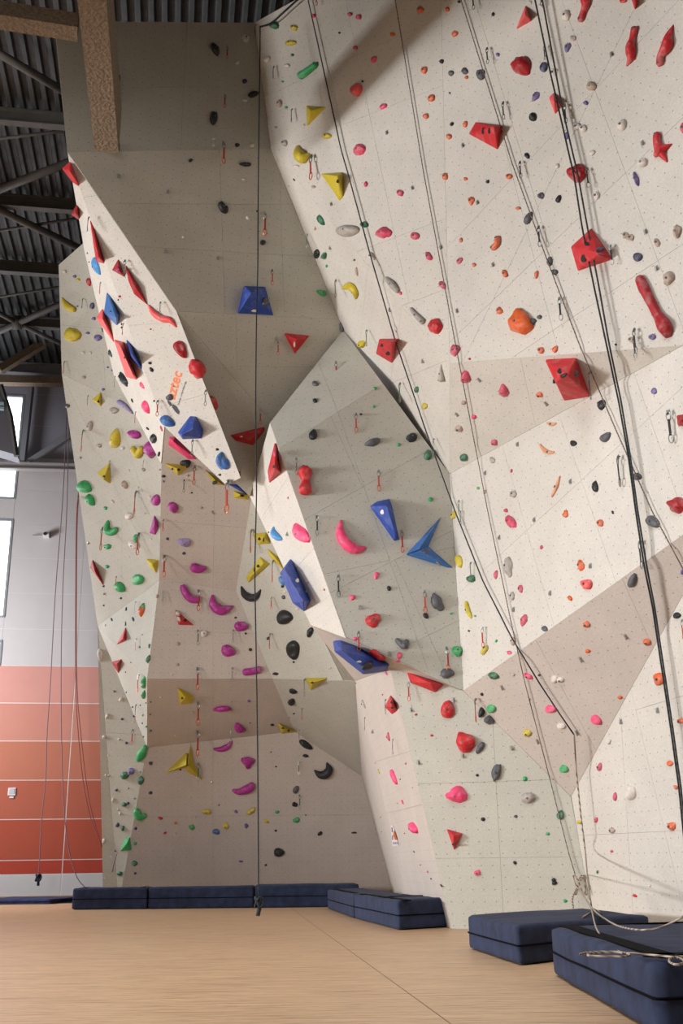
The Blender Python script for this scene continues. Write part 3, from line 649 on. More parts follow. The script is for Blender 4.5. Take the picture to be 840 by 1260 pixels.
# ================================================================ single holds:  tile origin -> 'x y length width angle colour' or 'x y diameter colour' (quarter pixels)
HOLDS={
(210,0):"368 186 36 28 -60 w;220 240 62 30 -60 k;328 307 20 18 0 w;365 398 26 22 0 n;408 461 50 26 15 k;365 493 26 12 0 w;213 580 60 34 90 k;211 683 18 10 0 w;209 714 18 12 0 w;328 712 24 20 0 k;401 712 22 20 0 w;98 789 26 18 20 k;369 808 54 18 -5 k;506 122 36 40 90 G;604 134 40 26 -10 y;588 210 50 24 5 y;598 270 16 14 0 G;471 291 34 26 40 w;571 323 30 18 0 w;549 401 14 10 0 g;701 76 22 24 40 p;829 161 12 k;532 508 36 24 80 t;567 528 16 g;516 626 14 s;652 616 16 w;766 668 40 26 0 y;556 702 26 28 0 s;616 817 34 10 0 w",
(420,0):"40 70 26 20 20 P;82 83 26 24 0 P;386 47 32 30 0 o;520 45 26 20 80 o;577 8 16 k;745 69 20 16 80 k;250 167 26 20 0 o;556 166 30 22 50 o;67 234 22 20 0 P;158 291 36 22 60 p;405 343 34 26 60 o;491 301 24 22 40 k;538 359 24 26 0 K;604 349 28 28 0 K;682 366 50 36 90 K;614 380 20 16 50 o;767 268 18 22 0 v;70 438 62 46 60 c;102 400 12 k;202 524 38 20 35 p;440 482 34 28 50 o;413 571 28 o;531 457 10 k;541 610 24 18 60 k;607 610 32 20 70 o;527 671 28 24 60 o;84 735 54 46 40 P",
(630,0):"38 320 78 84 0 R;545 3 34 20 0 r;262 75 50 36 70 w;85 12 20 w;140 30 20 w;298 188 24 26 0 t;270 233 44 24 65 v;152 328 46 34 75 n;202 357 40 34 80 w;112 474 46 28 60 v;99 574 40 34 80 k;387 424 48 40 40 t;360 507 24 20 0 v;537 613 56 40 70 w;316 622 34 30 60 w;347 630 34 36 60 w;265 667 36 20 80 v;392 751 30 24 30 w;72 766 30 20 -60 k;638 799 46 40 50 w;220 817 26 22 60 w;838 628 50 24 90 P;315 850 78 80 90 R",
(0,210):"470 470 80 46 -70 q;429 406 10 k;437 450 10 k;578 490 24 m;435 548 40 18 -80 r;587 619 14 r;581 636 12 k;740 780 10 r;597 755 14 k;597 772 14 k;506 785 26 10 -70 k;315 498 22 w;366 520 18 v;383 537 20 y;452 665 30 20 80 n;380 667 10 v;460 728 20 v;430 799 20 14 0 v;480 822 34 30 0 v;350 810 68 62 40 y",
(210,210):"361 42 22 12 0 w;255 178 56 30 -70 k;272 190 36 24 80 k;381 231 24 18 -30 w;64 326 18 12 0 w;455 352 26 24 0 k;426 198 12 k;606 45 16 12 -60 k;579 76 10 s;701 79 22 14 0 t;709 286 16 18 0 t;736 245 54 36 -60 G;838 285 20 t;716 411 44 44 0 k;752 420 38 34 0 G;766 470 20 16 0 g;745 601 46 28 -25 g;467 643 36 38 0 K",
(420,210):"118 66 26 20 80 P;285 108 32 28 0 P;110 264 38 30 0 G;25 293 100 50 5 s;200 307 66 48 10 P;360 320 40 34 0 P;426 421 46 28 -65 P;587 342 26 16 80 o;579 443 34 22 60 P;651 463 20 22 0 o;803 506 36 26 -80 o;494 563 40 26 -55 P;508 27 32 26 80 o;610 40 20 18 0 o;718 53 20 16 60 k;637 146 42 26 80 o;823 27 30 26 0 o;145 420 46 24 -55 w;62 440 18 12 0 G;74 498 42 14 -80 t;289 603 20 14 -80 p;455 765 64 62 20 r;3 775 60 18 -85 K;267 782 30 14 -85 w;775 687 34 26 -80 o;870 745 100 108 20 o",
(630,210):"138 123 30 28 0 K;226 137 38 22 65 k;27 184 28 16 0 o;77 232 64 28 65 K;182 445 44 26 85 K;205 498 34 24 -30 K;118 511 38 16 80 o;100 743 36 28 70 K;132 719 24 22 0 K;607 38 70 20 -75 v;413 122 44 28 80 w;556 316 30 28 0 t;580 328 32 30 0 t;807 300 68 34 85 t;710 352 42 24 -70 t;616 424 42 40 0 n;766 530 66 44 60 t;686 818 32 26 0 v;583 830 30 t;433 386 50 22 5 n",
(0,420):"408 56 18 14 0 w;443 57 16 14 0 w;412 178 20 16 0 t;330 319 26 20 0 K;541 60 36 20 -70 k;529 128 12 v;551 143 12 v;507 237 16 v;605 187 72 40 -65 k;697 218 36 22 -60 p;715 325 62 50 -70 p;558 341 38 28 0 s;439 417 44 26 80 s;562 479 84 42 85 y;658 459 62 36 -20 m;752 480 58 44 10 k;742 530 88 60 80 m;486 514 24 20 0 s;602 525 20 14 0 w;394 574 14 s;704 632 20 s;410 720 66 52 -30 g;440 783 58 38 -60 g;611 708 40 26 -60 t;762 783 52 40 80 m;633 634 10 w;677 720 12 w;735 766 12 w;552 790 22 12 -40 w;517 822 20 g;785 632 12 s;804 665 20 14 0 k;805 690 12 v;649 292 24 14 -70 k;757 294 18 12 0 k;725 429 22 16 -50 k;792 430 30 16 -70 P;780 555 30 20 80 k;737 107 18 14 0 k;744 139 26 16 -60 k;820 395 70 44 -30 b;834 276 34 28 20 K",
(210,420):"45 40 86 48 -62 R;122 132 92 64 -60 r;205 305 72 52 -60 r;710 206 30 20 -20 K;709 290 26 k;701 456 48 38 80 k;652 616 18 k;228 532 16 k;240 657 14 k;250 590 80 44 -72 b;72 603 50 32 -5 k;82 660 16 t;103 746 10 k;150 820 16 t;576 771 14 6 90 r;215 697 36 22 0 k;510 550 34 18 90 p",
(420,420):"95 15 52 42 -20 y;162 230 18 16 0 g;159 320 16 14 0 g;95 358 12 k;153 494 68 32 15 K;348 471 50 40 20 k;279 508 24 16 0 g;427 556 46 36 80 G;437 778 24 22 0 g;367 238 32 28 0 G;408 320 38 28 0 y;557 43 56 36 75 P;605 180 56 40 -85 P;628 86 14 12 0 r;600 303 24 20 0 t;651 373 24 p;574 431 34 28 -30 t;599 575 36 30 0 G;794 245 56 38 -75 P;749 500 28 26 0 P;740 583 30 22 -60 s;671 722 18 16 0 g;703 742 24 16 80 t;806 832 24 P;835 637 20 12 80 P;835 750 30 16 80 t",
(630,420):"138 43 32 30 0 o;209 37 34 24 60 o;131 265 30 24 15 o;206 195 28 16 80 k;435 312 48 34 80 k;299 501 30 26 0 k;456 470 56 34 45 K;406 713 50 24 -85 k;695 243 30 24 80 v;508 15 12 n;805 805 80 66 0 R;613 665 38 34 0 K;5 750 34 24 80 s;262 838 20 o;492 838 10 k;318 158 30 28 0 K;250 167 36 18 35 k",
(0,630):"632 22 36 32 0 w;667 130 40 20 85 g;655 163 54 32 -30 w;522 172 36 24 0 g;526 270 22 16 0 g;585 373 56 40 -45 g;675 335 54 46 0 g;508 366 12 n;593 425 12 n;509 460 10 n;619 478 20 12 80 n;548 529 18 12 -70 n;653 528 24 14 -70 n;693 484 56 28 80 o;700 468 38 20 80 g;516 558 14 w;771 415 20 10 80 t;492 705 60 22 -80 w;699 604 6 g;733 660 24 12 80 G;727 725 40 16 75 G;685 665 12 g;643 741 10 n;617 789 12 n;616 550 22 10 90 G;705 832 34 44 0 g;741 134 10 w;711 8 10 w;434 152 10 w;634 223 10 w;512 400 10 w;823 132 16 n;803 580 10 w;797 772 10 w",
(210,630):"12 -20 44 52 40 m;68 152 58 40 -10 l;65 204 18 14 0 n;348 562 64 44 0 m;284 684 66 50 -20 m;163 598 38 32 20 w;36 648 20 t;33 751 18 t;5 800 14 w;319 520 12 k;369 598 12 k;392 677 18 k;556 522 66 62 0 k;598 683 88 50 -85 k;683 595 48 24 70 k;514 797 28 14 -10 k;604 739 12 k;478 622 20 12 60 k;553 420 22 18 -60 K;549 367 16 k;560 393 16 w;635 105 96 78 -55 p;622 478 16 w;673 347 10 r;754 382 12 r;783 767 12 w;635 806 12 w;480 100 10 k;545 340 44 22 -70 q;390 15 12 w;37 497 28 18 -60 w;37 527 28 18 -60 w;410 282 26 12 85 k",
(420,630):"171 312 34 20 75 p;54 420 28 24 0 p;233 374 26 20 -60 k;155 531 64 58 0 r;470 441 78 46 -62 K;416 510 30 22 -50 k;540 499 14 g;550 15 40 24 75 y;575 242 58 32 -80 y;69 623 24 18 -20 p;285 706 28 24 80 p;276 733 22 14 0 p;569 681 50 38 -40 g;523 791 62 44 0 K;656 511 12 g;626 585 12 k;760 635 16 12 70 g;633 328 42 34 0 G;758 308 42 16 80 P;816 265 84 36 -88 s;828 45 66 36 -60 P;838 412 40 20 85 s;830 640 18 16 0 w;825 692 24 20 0 p;745 808 50 28 -15 G;130 755 60 38 20 k;220 795 24 18 -60 p;416 196 32 18 10 K",
(630,630):"260 10 30 24 80 o;430 54 34 30 -60 o;494 5 10 k;142 173 22 14 80 P;333 261 46 28 -85 o;362 355 52 48 0 c;39 378 38 20 -85 P;282 424 28 20 -50 o;55 532 56 24 75 P;157 574 28 24 -40 K;688 48 70 44 -35 K;588 340 66 38 70 K;362 555 32 30 0 o;371 686 26 20 0 o;661 643 36 32 -25 o;75 808 48 18 -30 p;131 803 14 K;207 824 30 34 0 w;236 828 34 26 0 w;808 510 34 30 0 k;722 822 56 48 80 o;835 295 30 16 80 v;3 635 40 22 90 t;5 802 16 s;5 412 24 12 90 t",
(0,840):"561 43 12 n;620 48 12 n;651 120 14 n;658 165 12 n;690 111 12 n;699 200 12 n;600 180 14 n;621 297 14 n;704 267 14 n;571 529 16 n;577 701 24 18 80 n;566 829 12 n;595 82 26 18 30 w;527 165 26 16 60 w;654 193 10 w;585 279 14 w;513 268 22 18 0 w;533 358 10 w;521 456 14 w;535 458 14 w;556 577 22 14 80 w;590 645 20 10 80 w;580 625 10 w;510 780 30 16 80 w;705 15 40 30 80 g;705 60 54 26 85 g;717 100 12 G;740 96 10 G;739 157 8 G;740 238 16 10 0 G;702 160 20 10 80 g;718 216 20 14 0 g;613 457 40 34 20 G;643 440 34 28 60 v;690 483 40 28 80 G;631 520 8 g;661 570 10 g;612 601 24 22 0 G;629 594 16 n;604 717 28 14 85 G;665 792 18 g;741 396 20 n;740 543 20 n;666 718 18 n;789 667 24 12 -20 r;812 740 18 12 30 r;790 72 8 w;690 440 8 g",
(210,840):"106 149 16 t;385 92 16 v;499 209 18 12 0 k;601 45 38 28 -15 k;590 98 42 34 20 k;605 153 12 k;583 174 6 k;665 308 70 30 -35 k;662 361 30 16 -15 k;493 342 8 k;518 414 10 k;616 528 38 26 60 K;606 600 20 24 0 k;617 602 16 22 0 k;200 490 16 w;97 564 14 w;22 260 10 w;175 637 40 26 -10 y;25 691 16 12 0 o;102 713 32 22 -30 g;124 663 12 w;24 740 18 w;222 735 34 24 -10 b;269 708 30 26 0 y;237 603 10 v;321 635 20 14 -30 v;371 706 24 18 80 v;396 633 46 22 38 y;470 683 32 16 -35 y;522 637 26 14 10 g;617 678 32 24 0 g;517 729 12 k;664 652 8 k;734 744 30 18 40 k;533 838 50 38 0 k;390 199 8 v",
(420,840):"106 104 44 20 -70 s;201 59 12 P;230 266 42 20 -80 P;315 398 16 12 P;255 465 76 36 -70 p;348 517 8 p;273 594 8 p;299 588 26 18 -70 p;350 715 74 66 30 p;309 742 10 r;182 436 28 14 -70 y;191 663 20 16 0 y;197 735 14 10 -60 k;61 739 30 10 0 k;288 476 8 k;166 395 10 t;365 157 14 r;443 260 14 r;519 131 80 60 85 r;605 293 98 78 -50 r;680 322 58 28 62 K;667 456 16 k;760 443 80 36 75 K;562 556 86 68 0 p;694 672 22 18 0 k;688 145 50 28 70 k;724 184 46 40 0 K;734 131 42 38 0 g;690 58 18 14 -50 k;356 832 14 8 -60 k",
(630,840):"187 133 52 32 -5 p;411 188 54 38 -35 p;82 83 14 t;240 215 40 28 -10 w;73 250 38 32 -10 y;252 428 42 32 -10 g;62 474 26 20 80 g;77 566 62 46 0 s;16 658 18 K;174 744 20 16 0 g;236 652 44 32 80 G;328 687 26 20 0 y;410 677 28 20 80 P;487 727 30 24 -50 t;488 830 16 14 0 P;427 415 40 20 80 P;503 561 40 18 88 P;578 543 66 44 85 w;474 291 24 18 80 w;779 707 42 34 -20 o;774 398 28 26 0 o;803 515 26 18 -60 o;825 190 30 26 0 o;528 73 24 16 -10 o;3 322 18 10 90 t",
(420,1050):"387 57 9 r;423 91 14 8 -70 r;440 125 12 8 -60 k;490 158 20 10 -60 k;667 97 30 26 0 p",
(630,1050):"13 47 20 16 -50 k;203 130 22 18 0 k;207 146 26 22 0 k;259 234 20 16 -60 g;418 92 18 12 90 G;602 209 24 14 -25 r;675 160 14 10 90 w",
(0,1050):"662 51 28 24 0 G;588 101 26 22 0 G;665 99 14 n;548 17 10 w;513 122 8 w;813 47 10 w",
(210,1050):"346 40 24 10 -5 v;468 58 12 k",
}
# quickdraws: tile -> 'x ytop length colour'
DRAWS={
(210,0):"278 228 60 r;267 465 64 r;260 700 105 r;418 120 60 k;507 325 60 k;718 -40 70 r;596 535 64 k;692 765 118 r",
(420,0):"647 -30 80 k;716 235 80 k;795 502 85 k",
(630,0):"158 225 62 k;258 515 92 k;38 795 80 k;140 -40 70 k",
(0,210):"437 228 64 s;615 440 70 s;790 645 58 s;495 548 40 r;607 750 50 r;408 628 44 k",
(210,210):"462 206 110 r;500 487 72 r;672 312 62 g;812 538 80 g",
(420,210):"124 785 70 g",
(630,210):"368 -10 90 k;130 275 95 k;232 625 105 k;484 365 92 k;600 780 110 k",
(0,420):"318 97 54 r;434 265 44 r;410 438 92 r;777 290 70 r;670 738 96 r;668 345 50 r;567 170 38 g;707 585 40 s;540 585 30 s;385 770 60 r",
(210,420):"173 240 70 s;108 485 70 s;118 615 80 r;282 688 140 r;440 335 66 r;617 575 72 s;813 100 80 r;528 0 62 r;66 680 55 g",
(420,420):"288 205 84 g;454 480 75 g;72 355 84 r;183 635 90 r;577 782 60 g",
(630,420):"380 155 118 k;522 567 130 k;768 345 140 k;598 -20 95 k",
(0,630):"505 78 95 r;683 105 92 r;667 440 50 s;805 35 50 r;809 215 90 r;803 390 50 s;670 622 48 r;572 315 34 r;683 800 70 r",
(210,630):"137 385 86 r;134 580 62 g;307 578 52 s;504 240 90 r;496 418 50 r;489 598 62 r;398 88 96 r;719 20 80 k;825 310 92 k;132 768 90 r;304 765 55 s",
(420,630):"296 92 92 r;410 388 92 r;85 588 82 r;518 667 98 r;636 248 72 g;693 567 84 r;585 -5 50 g",
(630,630):"628 145 115 k;835 530 70 r",
(0,840):"670 107 62 r;653 230 60 r",
(210,840):"134 98 92 r;132 240 98 r;301 90 40 s;297 238 40 s;135 396 70 g;631 388 50 g;633 552 52 g;647 125 46 r;633 232 40 s;660 -20 72 s",
(420,840):"330 -5 78 r;660 80 92 r;217 82 40 k;115 170 46 g;253 278 58 k;70 0 40 r",
}
HANGERS={(420,0):"223 653;597 716",(0,210):"583 28;825 105;815 398",(210,210):"234 430;790 165;786 380;520 826",
(420,210):"349 85;669 157;745 463;568 690;489 376;240 684",(420,420):"402 96;568 358;678 188;709 648",(630,420):"167 305;28 507;288 690",
(420,630):"778 125;237 697;89 470;475 250",(630,630):"110 38;386 265;188 399;558 611;338 724;8 480",
(420,840):"548 83;339 132;376 391;594 359;834 321;156 239;790 22",(630,840):"125 287;318 245;717 135;537 190",(210,630):"672 385;575 107;205 0",(0,630):"512 400;434 152",
(630,0):"488 268;640 705",(630,210):"710 480;655 300"}

# ================================================================ building the things on the wall
BVH=BVHTree.FromPolygons(BVT,BVP); FKEYS=list(FACES)
def shoot(px,py):
    d=V3(ray(px,py)); best=None
    h=BVH.ray_cast(V3(ORI),d)
    if h[0] is None:                       # just outside a rim: use the plane of the nearest face
        bd=1e9; bp=None
        for dx in range(-16,17,2):
            for dy in range(-16,17,2):
                if dx*dx+dy*dy<bd:
                    g=BVH.ray_cast(V3(ORI),V3(ray(px+dx,py+dy)))
                    if g[0] is not None: bd=dx*dx+dy*dy; bp=g
        if bp is None: return None
        n=bp[1] if bp[1].dot(d)<0 else -bp[1]
        t=(bp[0]-V3(ORI)).dot(n)/d.dot(n); return V3(ORI)+d*t,n,t
    n=h[1] if h[1].dot(d)<0 else -h[1]
    z=(h[0]-V3(ORI)).dot(V3(FW)); return h[0].copy(),n.normalized(),z
def on_pl(px,py,p0,n,h=0.0):
    d=V3(ray(px,py)); q=p0+n*h; t=(q-V3(ORI)).dot(n)/d.dot(n); return V3(ORI)+d*t
def basis(n):
    v=(vz-n*n.z); 
    if v.length<.1: v=Vector((0,1,0))-n*n.y
    v.normalize(); u=v.cross(n).normalized(); return u,v
OCC=[]   # (px,py,short) landmarks
extraV=[];extraP=[]
volumes=[]
for col,hulls,h,label,short,prints in VOLS:
    allp=[p for o,_ in hulls for p in o]; cx=sum(p[0] for p in allp)/len(allp); cy=sum(p[1] for p in allp)/len(allp)
    hit=shoot(cx,cy); p0,n,z=hit
    bm=bmesh.new()
    for out,ap in hulls:
        vs=[bm.verts.new(on_pl(x,y,p0,n,.0)-p0) for x,y in out]
        ctr=sum((v.co for v in vs),Vector())/len(vs)
        foot=[bm.verts.new(v.co-n*.02) for v in vs]; rim=[bm.verts.new(v.co+n*.012) for v in vs]
        for a in ap:
            q=on_pl(a[0],a[1],p0,n,h)-p0; bm.verts.new(q) if False else vs.append(bm.verts.new(q))
        r=bmesh.ops.convex_hull(bm,input=vs+foot+rim,use_existing_faces=False)
        junk=[v for v in vs+foot+rim if v.is_valid and not v.link_faces]; bmesh.ops.delete(bm,geom=junk,context='VERTS')
    bmesh.ops.dissolve_limit(bm,angle_limit=.06,verts=bm.verts[:],edges=bm.edges[:])
    bmesh.ops.recalc_face_normals(bm,faces=bm.faces)
    me=bpy.data.meshes.new('volume'); bm.to_mesh(me)
    o0=len(extraV); extraV+=[v.co+p0 for v in bm.verts]
    bm.verts.index_update(); extraP+=[tuple(v.index+o0 for v in f.verts) for f in bm.faces]; bm.free()
    if len(hulls)==1:
        try: bevel_mesh(me,.008,1)
        except Exception: pass
    o=link('climbing_volume',me,vmat(col)); o.location=p0; tag(o,label,'climbing volume','plywood volumes bolted to the climbing wall')
    volumes.append((o,prints,p0)); OCC.append((cx,cy,short))
BVH2=BVHTree.FromPolygons(BVT+extraV,BVP+[tuple(i+len(BVT) for i in f) for f in extraP])
def shoot2(px,py):
    d=V3(ray(px,py)); h=BVH2.ray_cast(V3(ORI),d)
    if h[0] is None: return shoot(px,py)
    n=h[1] if h[1].dot(d)<0 else -h[1]
    return h[0].copy(),n.normalized(),(h[0]-V3(ORI)).dot(V3(FW))
INK=mat('black_print','#1d1a1c',.7); INKW=mat('white_print','#e4e2dc',.7)
for o,prints,p0 in volumes:
    for x,y,rx,ry,c in prints:
        p,n,z=shoot2(x,y); k=10
        vs=[on_pl(x+rx*math.cos(2*math.pi*i/k)*(1 if i%3 else .7),y+ry*math.sin(2*math.pi*i/k),p,n,.004)-p0 for i in range(k)]
        me=mesh_from('printed_mark',vs+[v-n*.003 for v in vs],[tuple(range(k)),tuple(range(k,2*k))[::-1]]+[(i,(i+1)%k,k+(i+1)%k,k+i) for i in range(k)])
        fixn(me); link('printed_mark',me,INKW if c=='w' else INK,o)
BOLT=mat('bolt_steel','#5d5d5e',.6,.3)
def add_bolt(o,pos,n,r=.012):
    u,v=basis(n); mb=MB(); k=8; vs=[pos+n*.006+(u*math.cos(2*math.pi*i/k)+v*math.sin(2*math.pi*i/k))*r for i in range(k)]
    vs+=[q-n*.02 for q in vs]; mb.add(vs,[tuple(range(k)),tuple(range(k,2*k))[::-1]]+[(i,(i+1)%k,k+(i+1)%k,k+i) for i in range(k)])
    mb.build('bolt',BOLT,o)
# long shaped holds: swept chains half sunk towards the wall
for col,chains,label,short in SPINES:
    c0=chains[0][len(chains[0])//2]; p0,n,z=shoot2(c0[0],c0[1]); rnd=random.Random(int(c0[0]*7+c0[1]))
    bm=bmesh.new(); big=max(c[2] for ch in chains for c in ch)
    for ch in chains:
        sm=catmull([np.array(c,float) for c in ch],6); K=12; rings=[]
        pts=[]
        for c in sm:
            r=max(c[2],.3)*1.1*z/F; q=on_pl(c[0],c[1],p0,n,r*.45); pts.append((q-p0,r))
        for i,(q,r) in enumerate(pts):
            a=pts[max(i-1,0)][0]; b2=pts[min(i+1,len(pts)-1)][0]; t=b2-a; t=t-n*t.dot(n)
            if t.length<1e-6: t=basis(n)[0]
            t.normalize(); s=n.cross(t)
            ring=[]
            for k in range(K):
                an=2*math.pi*k/K; hh=math.sin(an); off=s*math.cos(an)*r+n*hh*r*(1.05 if hh>0 else .6)
                off*=1+.05*mnoise.noise((q+off)*14)
                ring.append(bm.verts.new(q+off))
            rings.append(ring)
        for a,b2 in zip(rings[:-1],rings[1:]):
            for k in range(K): bm.faces.new((a[k],a[(k+1)%K],b2[(k+1)%K],b2[k]))
        for ring,sgn in((rings[0],-1),(rings[-1],1)):
            i=0 if sgn<0 else -1; q,r=pts[i]; q2=pts[1][0] if sgn<0 else pts[-2][0]; t=(q-q2).normalized()
            cap=[bm.verts.new(q+(v.co-q)*.6+t*r*.6) for v in ring]
            for k in range(K): bm.faces.new((ring[k],ring[(k+1)%K],cap[(k+1)%K],cap[k]))
            bm.faces.new(cap)
    bmesh.ops.recalc_face_normals(bm,faces=bm.faces); me=bpy.data.meshes.new('shaped_hold'); bm.to_mesh(me); bm.free()
    me.polygons.foreach_set('use_smooth',[True]*len(me.polygons))
    o=link('shaped_hold',me,hmat(col)); o.location=p0; tag(o,label,'climbing hold','large shaped holds'); OCC.append((c0[0],c0[1],short))
    cc=chains[0]; 
    for c in (cc[0] if cc[0][2]>3.2 else cc[len(cc)//2],cc[-1] if cc[-1][2]>3.2 else None):
        if c is None: continue
        r=c[2]*z/F; add_bolt(o,on_pl(c[0],c[1],p0,n,r*.45)-p0+n*r*1.02,n,.014)
# single holds
def ico(sub):
    bm=bmesh.new(); bmesh.ops.create_icosphere(bm,subdivisions=sub,radius=1); vs=[v.co.copy() for v in bm.verts]; fs=[tuple(v.index for v in f.verts) for f in bm.faces]; bm.free(); return vs,fs
ICO={1:ico(1),2:ico(2),3:ico(3)}
def hold_mesh(A,B,n,h,kind,seed,sub):
    vs,fs=ICO[sub]; rnd=random.Random(seed); off=Vector((rnd.uniform(-50,50),rnd.uniform(-50,50),rnd.uniform(-50,50))); out=[]
    for v in vs:
        x,y,z=v
        amp={'smooth':.12,'rough':.3,'scooped':.12,'faceted':.34}[kind]
        k=1+amp*mnoise.noise(v*1.3+off)+(.10*mnoise.noise(v*4+off) if kind=='rough' else 0)
        x*=k;y*=k;z*=k
        # taper: one end slimmer
        tp=1+.22*x*(1 if seed%2 else -1); y*=tp
        if kind=='scooped':
            d=math.hypot(x-.05,y-.32)
            if z>0: z-=max(0,.75-d*1.25)*.9
        if z<0: z=max(z,-.25)*.5
        out.append(A*x+B*y+n*(z*h))
    return out,fs
items=[]
for (ox,oy),s in HOLDS.items():
    for e in s.split(';'):
        t=e.split(); 
        if len(t)==4: x,y,L,Wd,ang,c=float(t[0]),float(t[1]),float(t[2]),float(t[2])*.85,0,t[3]
        elif len(t)==5: x,y,L,Wd=[float(k) for k in t[:4]]; ang=0; c=t[4]
        else: x,y,L,Wd,ang=[float(k) for k in t[:5]]; c=t[5]
        if c=='l' and len(t)==4: c='l'
        items.append((ox+x/4,oy+y/4,L/8*1.12,Wd/8*1.12,ang,c))
items.sort(key=lambda i:-i[2]*i[3])
INDIV=285-len(SPINES)
small_bm={}
recs=[]
stuff_v=[];stuff_f=[];stuff_m=[]
cols_used=sorted(set(i[5] for i in items))
for idx,(x,y,a,b2,ang,c) in enumerate(items):
    hit=shoot2(x,y)
    if hit is None: continue
    p,n,z=hit; ca,sa=math.cos(math.radians(ang)),math.sin(math.radians(ang)); seed=int(x*13+y*7)
    mr=math.sqrt(a*b2)*z/F
    h=min(max(mr*.95,.02),.3)
    if abs(n.dot(V3(ray(x,y)).normalized()))<.4: h*=.8
    p1=on_pl(x,y,p,n,h*.35)-n*h*.35
    A=on_pl(x+a*ca,y-a*sa,p,n,h*.35)-on_pl(x-a*ca,y+a*sa,p,n,h*.35); A*=.5
    B=on_pl(x-b2*sa,y-b2*ca,p,n,h*.35)-on_pl(x+b2*sa,y+b2*ca,p,n,h*.35); B*=.5
    for vct,px in((A,a),(B,b2)):
        m_=px*z/F*1.7
        if vct.length>m_: vct*=m_/vct.length
    kind=['smooth','rough','scooped','faceted'][seed%4]
    if max(a,b2)<2.6: kind='smooth'
    if c=='s' or c=='t': kind='rough' if kind=='scooped' else kind
    if idx<INDIV:
        sub=3 if a*b2>55 else 2
        vs,fs=hold_mesh(A,B,n,h,kind,seed,sub); me=mesh_from('climbing_hold',vs,fs,kind!='faceted'); fixn(me)
        o=link('climbing_hold',me,hmat(c)); o.location=p1; recs.append((o,x,y,a,b2,c,kind))
        if a*b2>14: 
            loc=n*(h*(.62 if kind=='scooped' else 1.0)); 
            if kind!='scooped': add_bolt(o,loc*.98,n,.012)
    else:
        vs,fs=hold_mesh(A,B,n,h,kind,seed,1); o0=len(stuff_v); stuff_v+=[v+p1 for v in vs]; stuff_f+=[tuple(i+o0 for i in f) for f in fs]; stuff_m+=[cols_used.index(c)]*len(fs)
me=mesh_from('small_footholds',stuff_v,stuff_f,True)
for c in cols_used: me.materials.append(hmat(c))
me.polygons.foreach_set('material_index',stuff_m); fixn(me)
o=link('small_footholds',me); tag(o,'scattered tiny screw-on footholds of many colours all over the climbing wall','foothold'); o['kind']='stuff'
# labels of the single holds: by size, colour and shape, then by where they sit beside the nearest landmark
def region(x,y):
    if x<125 and y<560 or (x<200 and 440<y<720 and x<75+(y-440)*.45+60): pass
    h=BVH.ray_cast(V3(ORI),V3(ray(x,y)))
    return h
def side(dx,dy):
    a=math.degrees(math.atan2(-dy,dx))%360; return ['right of','upper right of','above','upper left of','left of','lower left of','below','lower right of'][int((a+22.5)//45)%8]
ORD=['','second ','third ','fourth ','fifth ','sixth ','seventh ','eighth ','ninth ','tenth ','eleventh ']
bigl=[]
for r in recs:
    if r[3]*r[4]>62: bigl.append(r)
groups={}
SPECIAL={}
for r in recs:
    o,x,y,a,b2,c,kind=r; s=max(a,b2)
    size='tiny' if s<2.7 else('small' if s<4.2 else('medium' if s<7 else 'big'))
    shp={'smooth':'rounded','rough':'craggy','scooped':'scooped','faceted':'angular'}[kind]
    if a>b2*1.9: shp='elongated'
    best=min(OCC,key=lambda q:(q[0]-x)**2+(q[1]-y)**2); d=math.hypot(best[0]-x,best[1]-y)
    if d<9: rel='on the '+best[2]
    else: rel=side(x-best[0],y-best[1])+' the '+best[2]
    groups.setdefault((size,HOLDC[c][0],shp if size not in('tiny',) else '',rel),[]).append((d,o,best))
for (size,cn,shp,rel),L_ in groups.items():
    L_.sort(key=lambda t:t[0])
    for i,(d,o,best) in enumerate(L_):
        near=ORD[min(i,10)]+('nearest ' if len(L_)>1 else ''); 
        lab='%s %s %s hold, %s%s'%(size,cn,shp,near,rel) if shp else '%s %s hold, %s%s'%(size,cn,near,rel)
        tag(o,lab,'climbing hold','bolt-on holds on the climbing wall')
# quickdraws: hanger plate, upper carabiner, sling, lower carabiner, hanging straight down
SL={'r':mat('red_sling','#a83a2e',.8),'k':mat('black_sling','#2b2b2e',.8),'g':mat('green_sling','#4c7a48',.8),'s':mat('grey_sling','#8c8880',.8)}
GATE=mat('orange_carabiner','#d06a45',.35,.5)
def loop(mb,top,L,w,axis,r):
    """a carabiner ring: rounded loop hanging from top"""
    pts=[]
    for k in range(13):
        a=2*math.pi*k/12+math.pi/2; pts.append(top+Vector((0,0,-L/2))+axis*math.cos(a)*w+Vector((0,0,1))*math.sin(a)*L/2)
    mb.tube(pts,r,5,cap=False)
DR={}
def make_draw(c):
    root=link('quickdraw',None); ax=Vector((1,0,0)); L=.30
    m=MB(); m.box((0,0,.0),Vector((.018,0,0)),Vector((0,.003,0)),Vector((0,0,.024))); m.tube([Vector((0,.02,.01)),Vector((0,-.012,.01))],.009,6); m.build('bolt_hanger',STEEL,root)
    m=MB(); loop(m,Vector((0,-.012,0)),.09,.022,ax,.0055); m.build('carabiner',STEEL,root)
    m=MB(); m.box((0,-.014,-.155),Vector((.011,0,0)),Vector((0,.0035,0)),Vector((0,0,.08))); m.build('sling',SL[c],root)
    m=MB(); loop(m,Vector((0,-.012,-.215)),.095,.024,ax,.006); m.build('carabiner',GATE if c=='r' else STEEL,root)
    return root
def copy_tree(o,parent=None):
    c=o.copy(); COL.objects.link(c)
    if parent is not None: c.parent=parent
    for ch in o.children: copy_tree(ch,c)
    return c
dl=[]
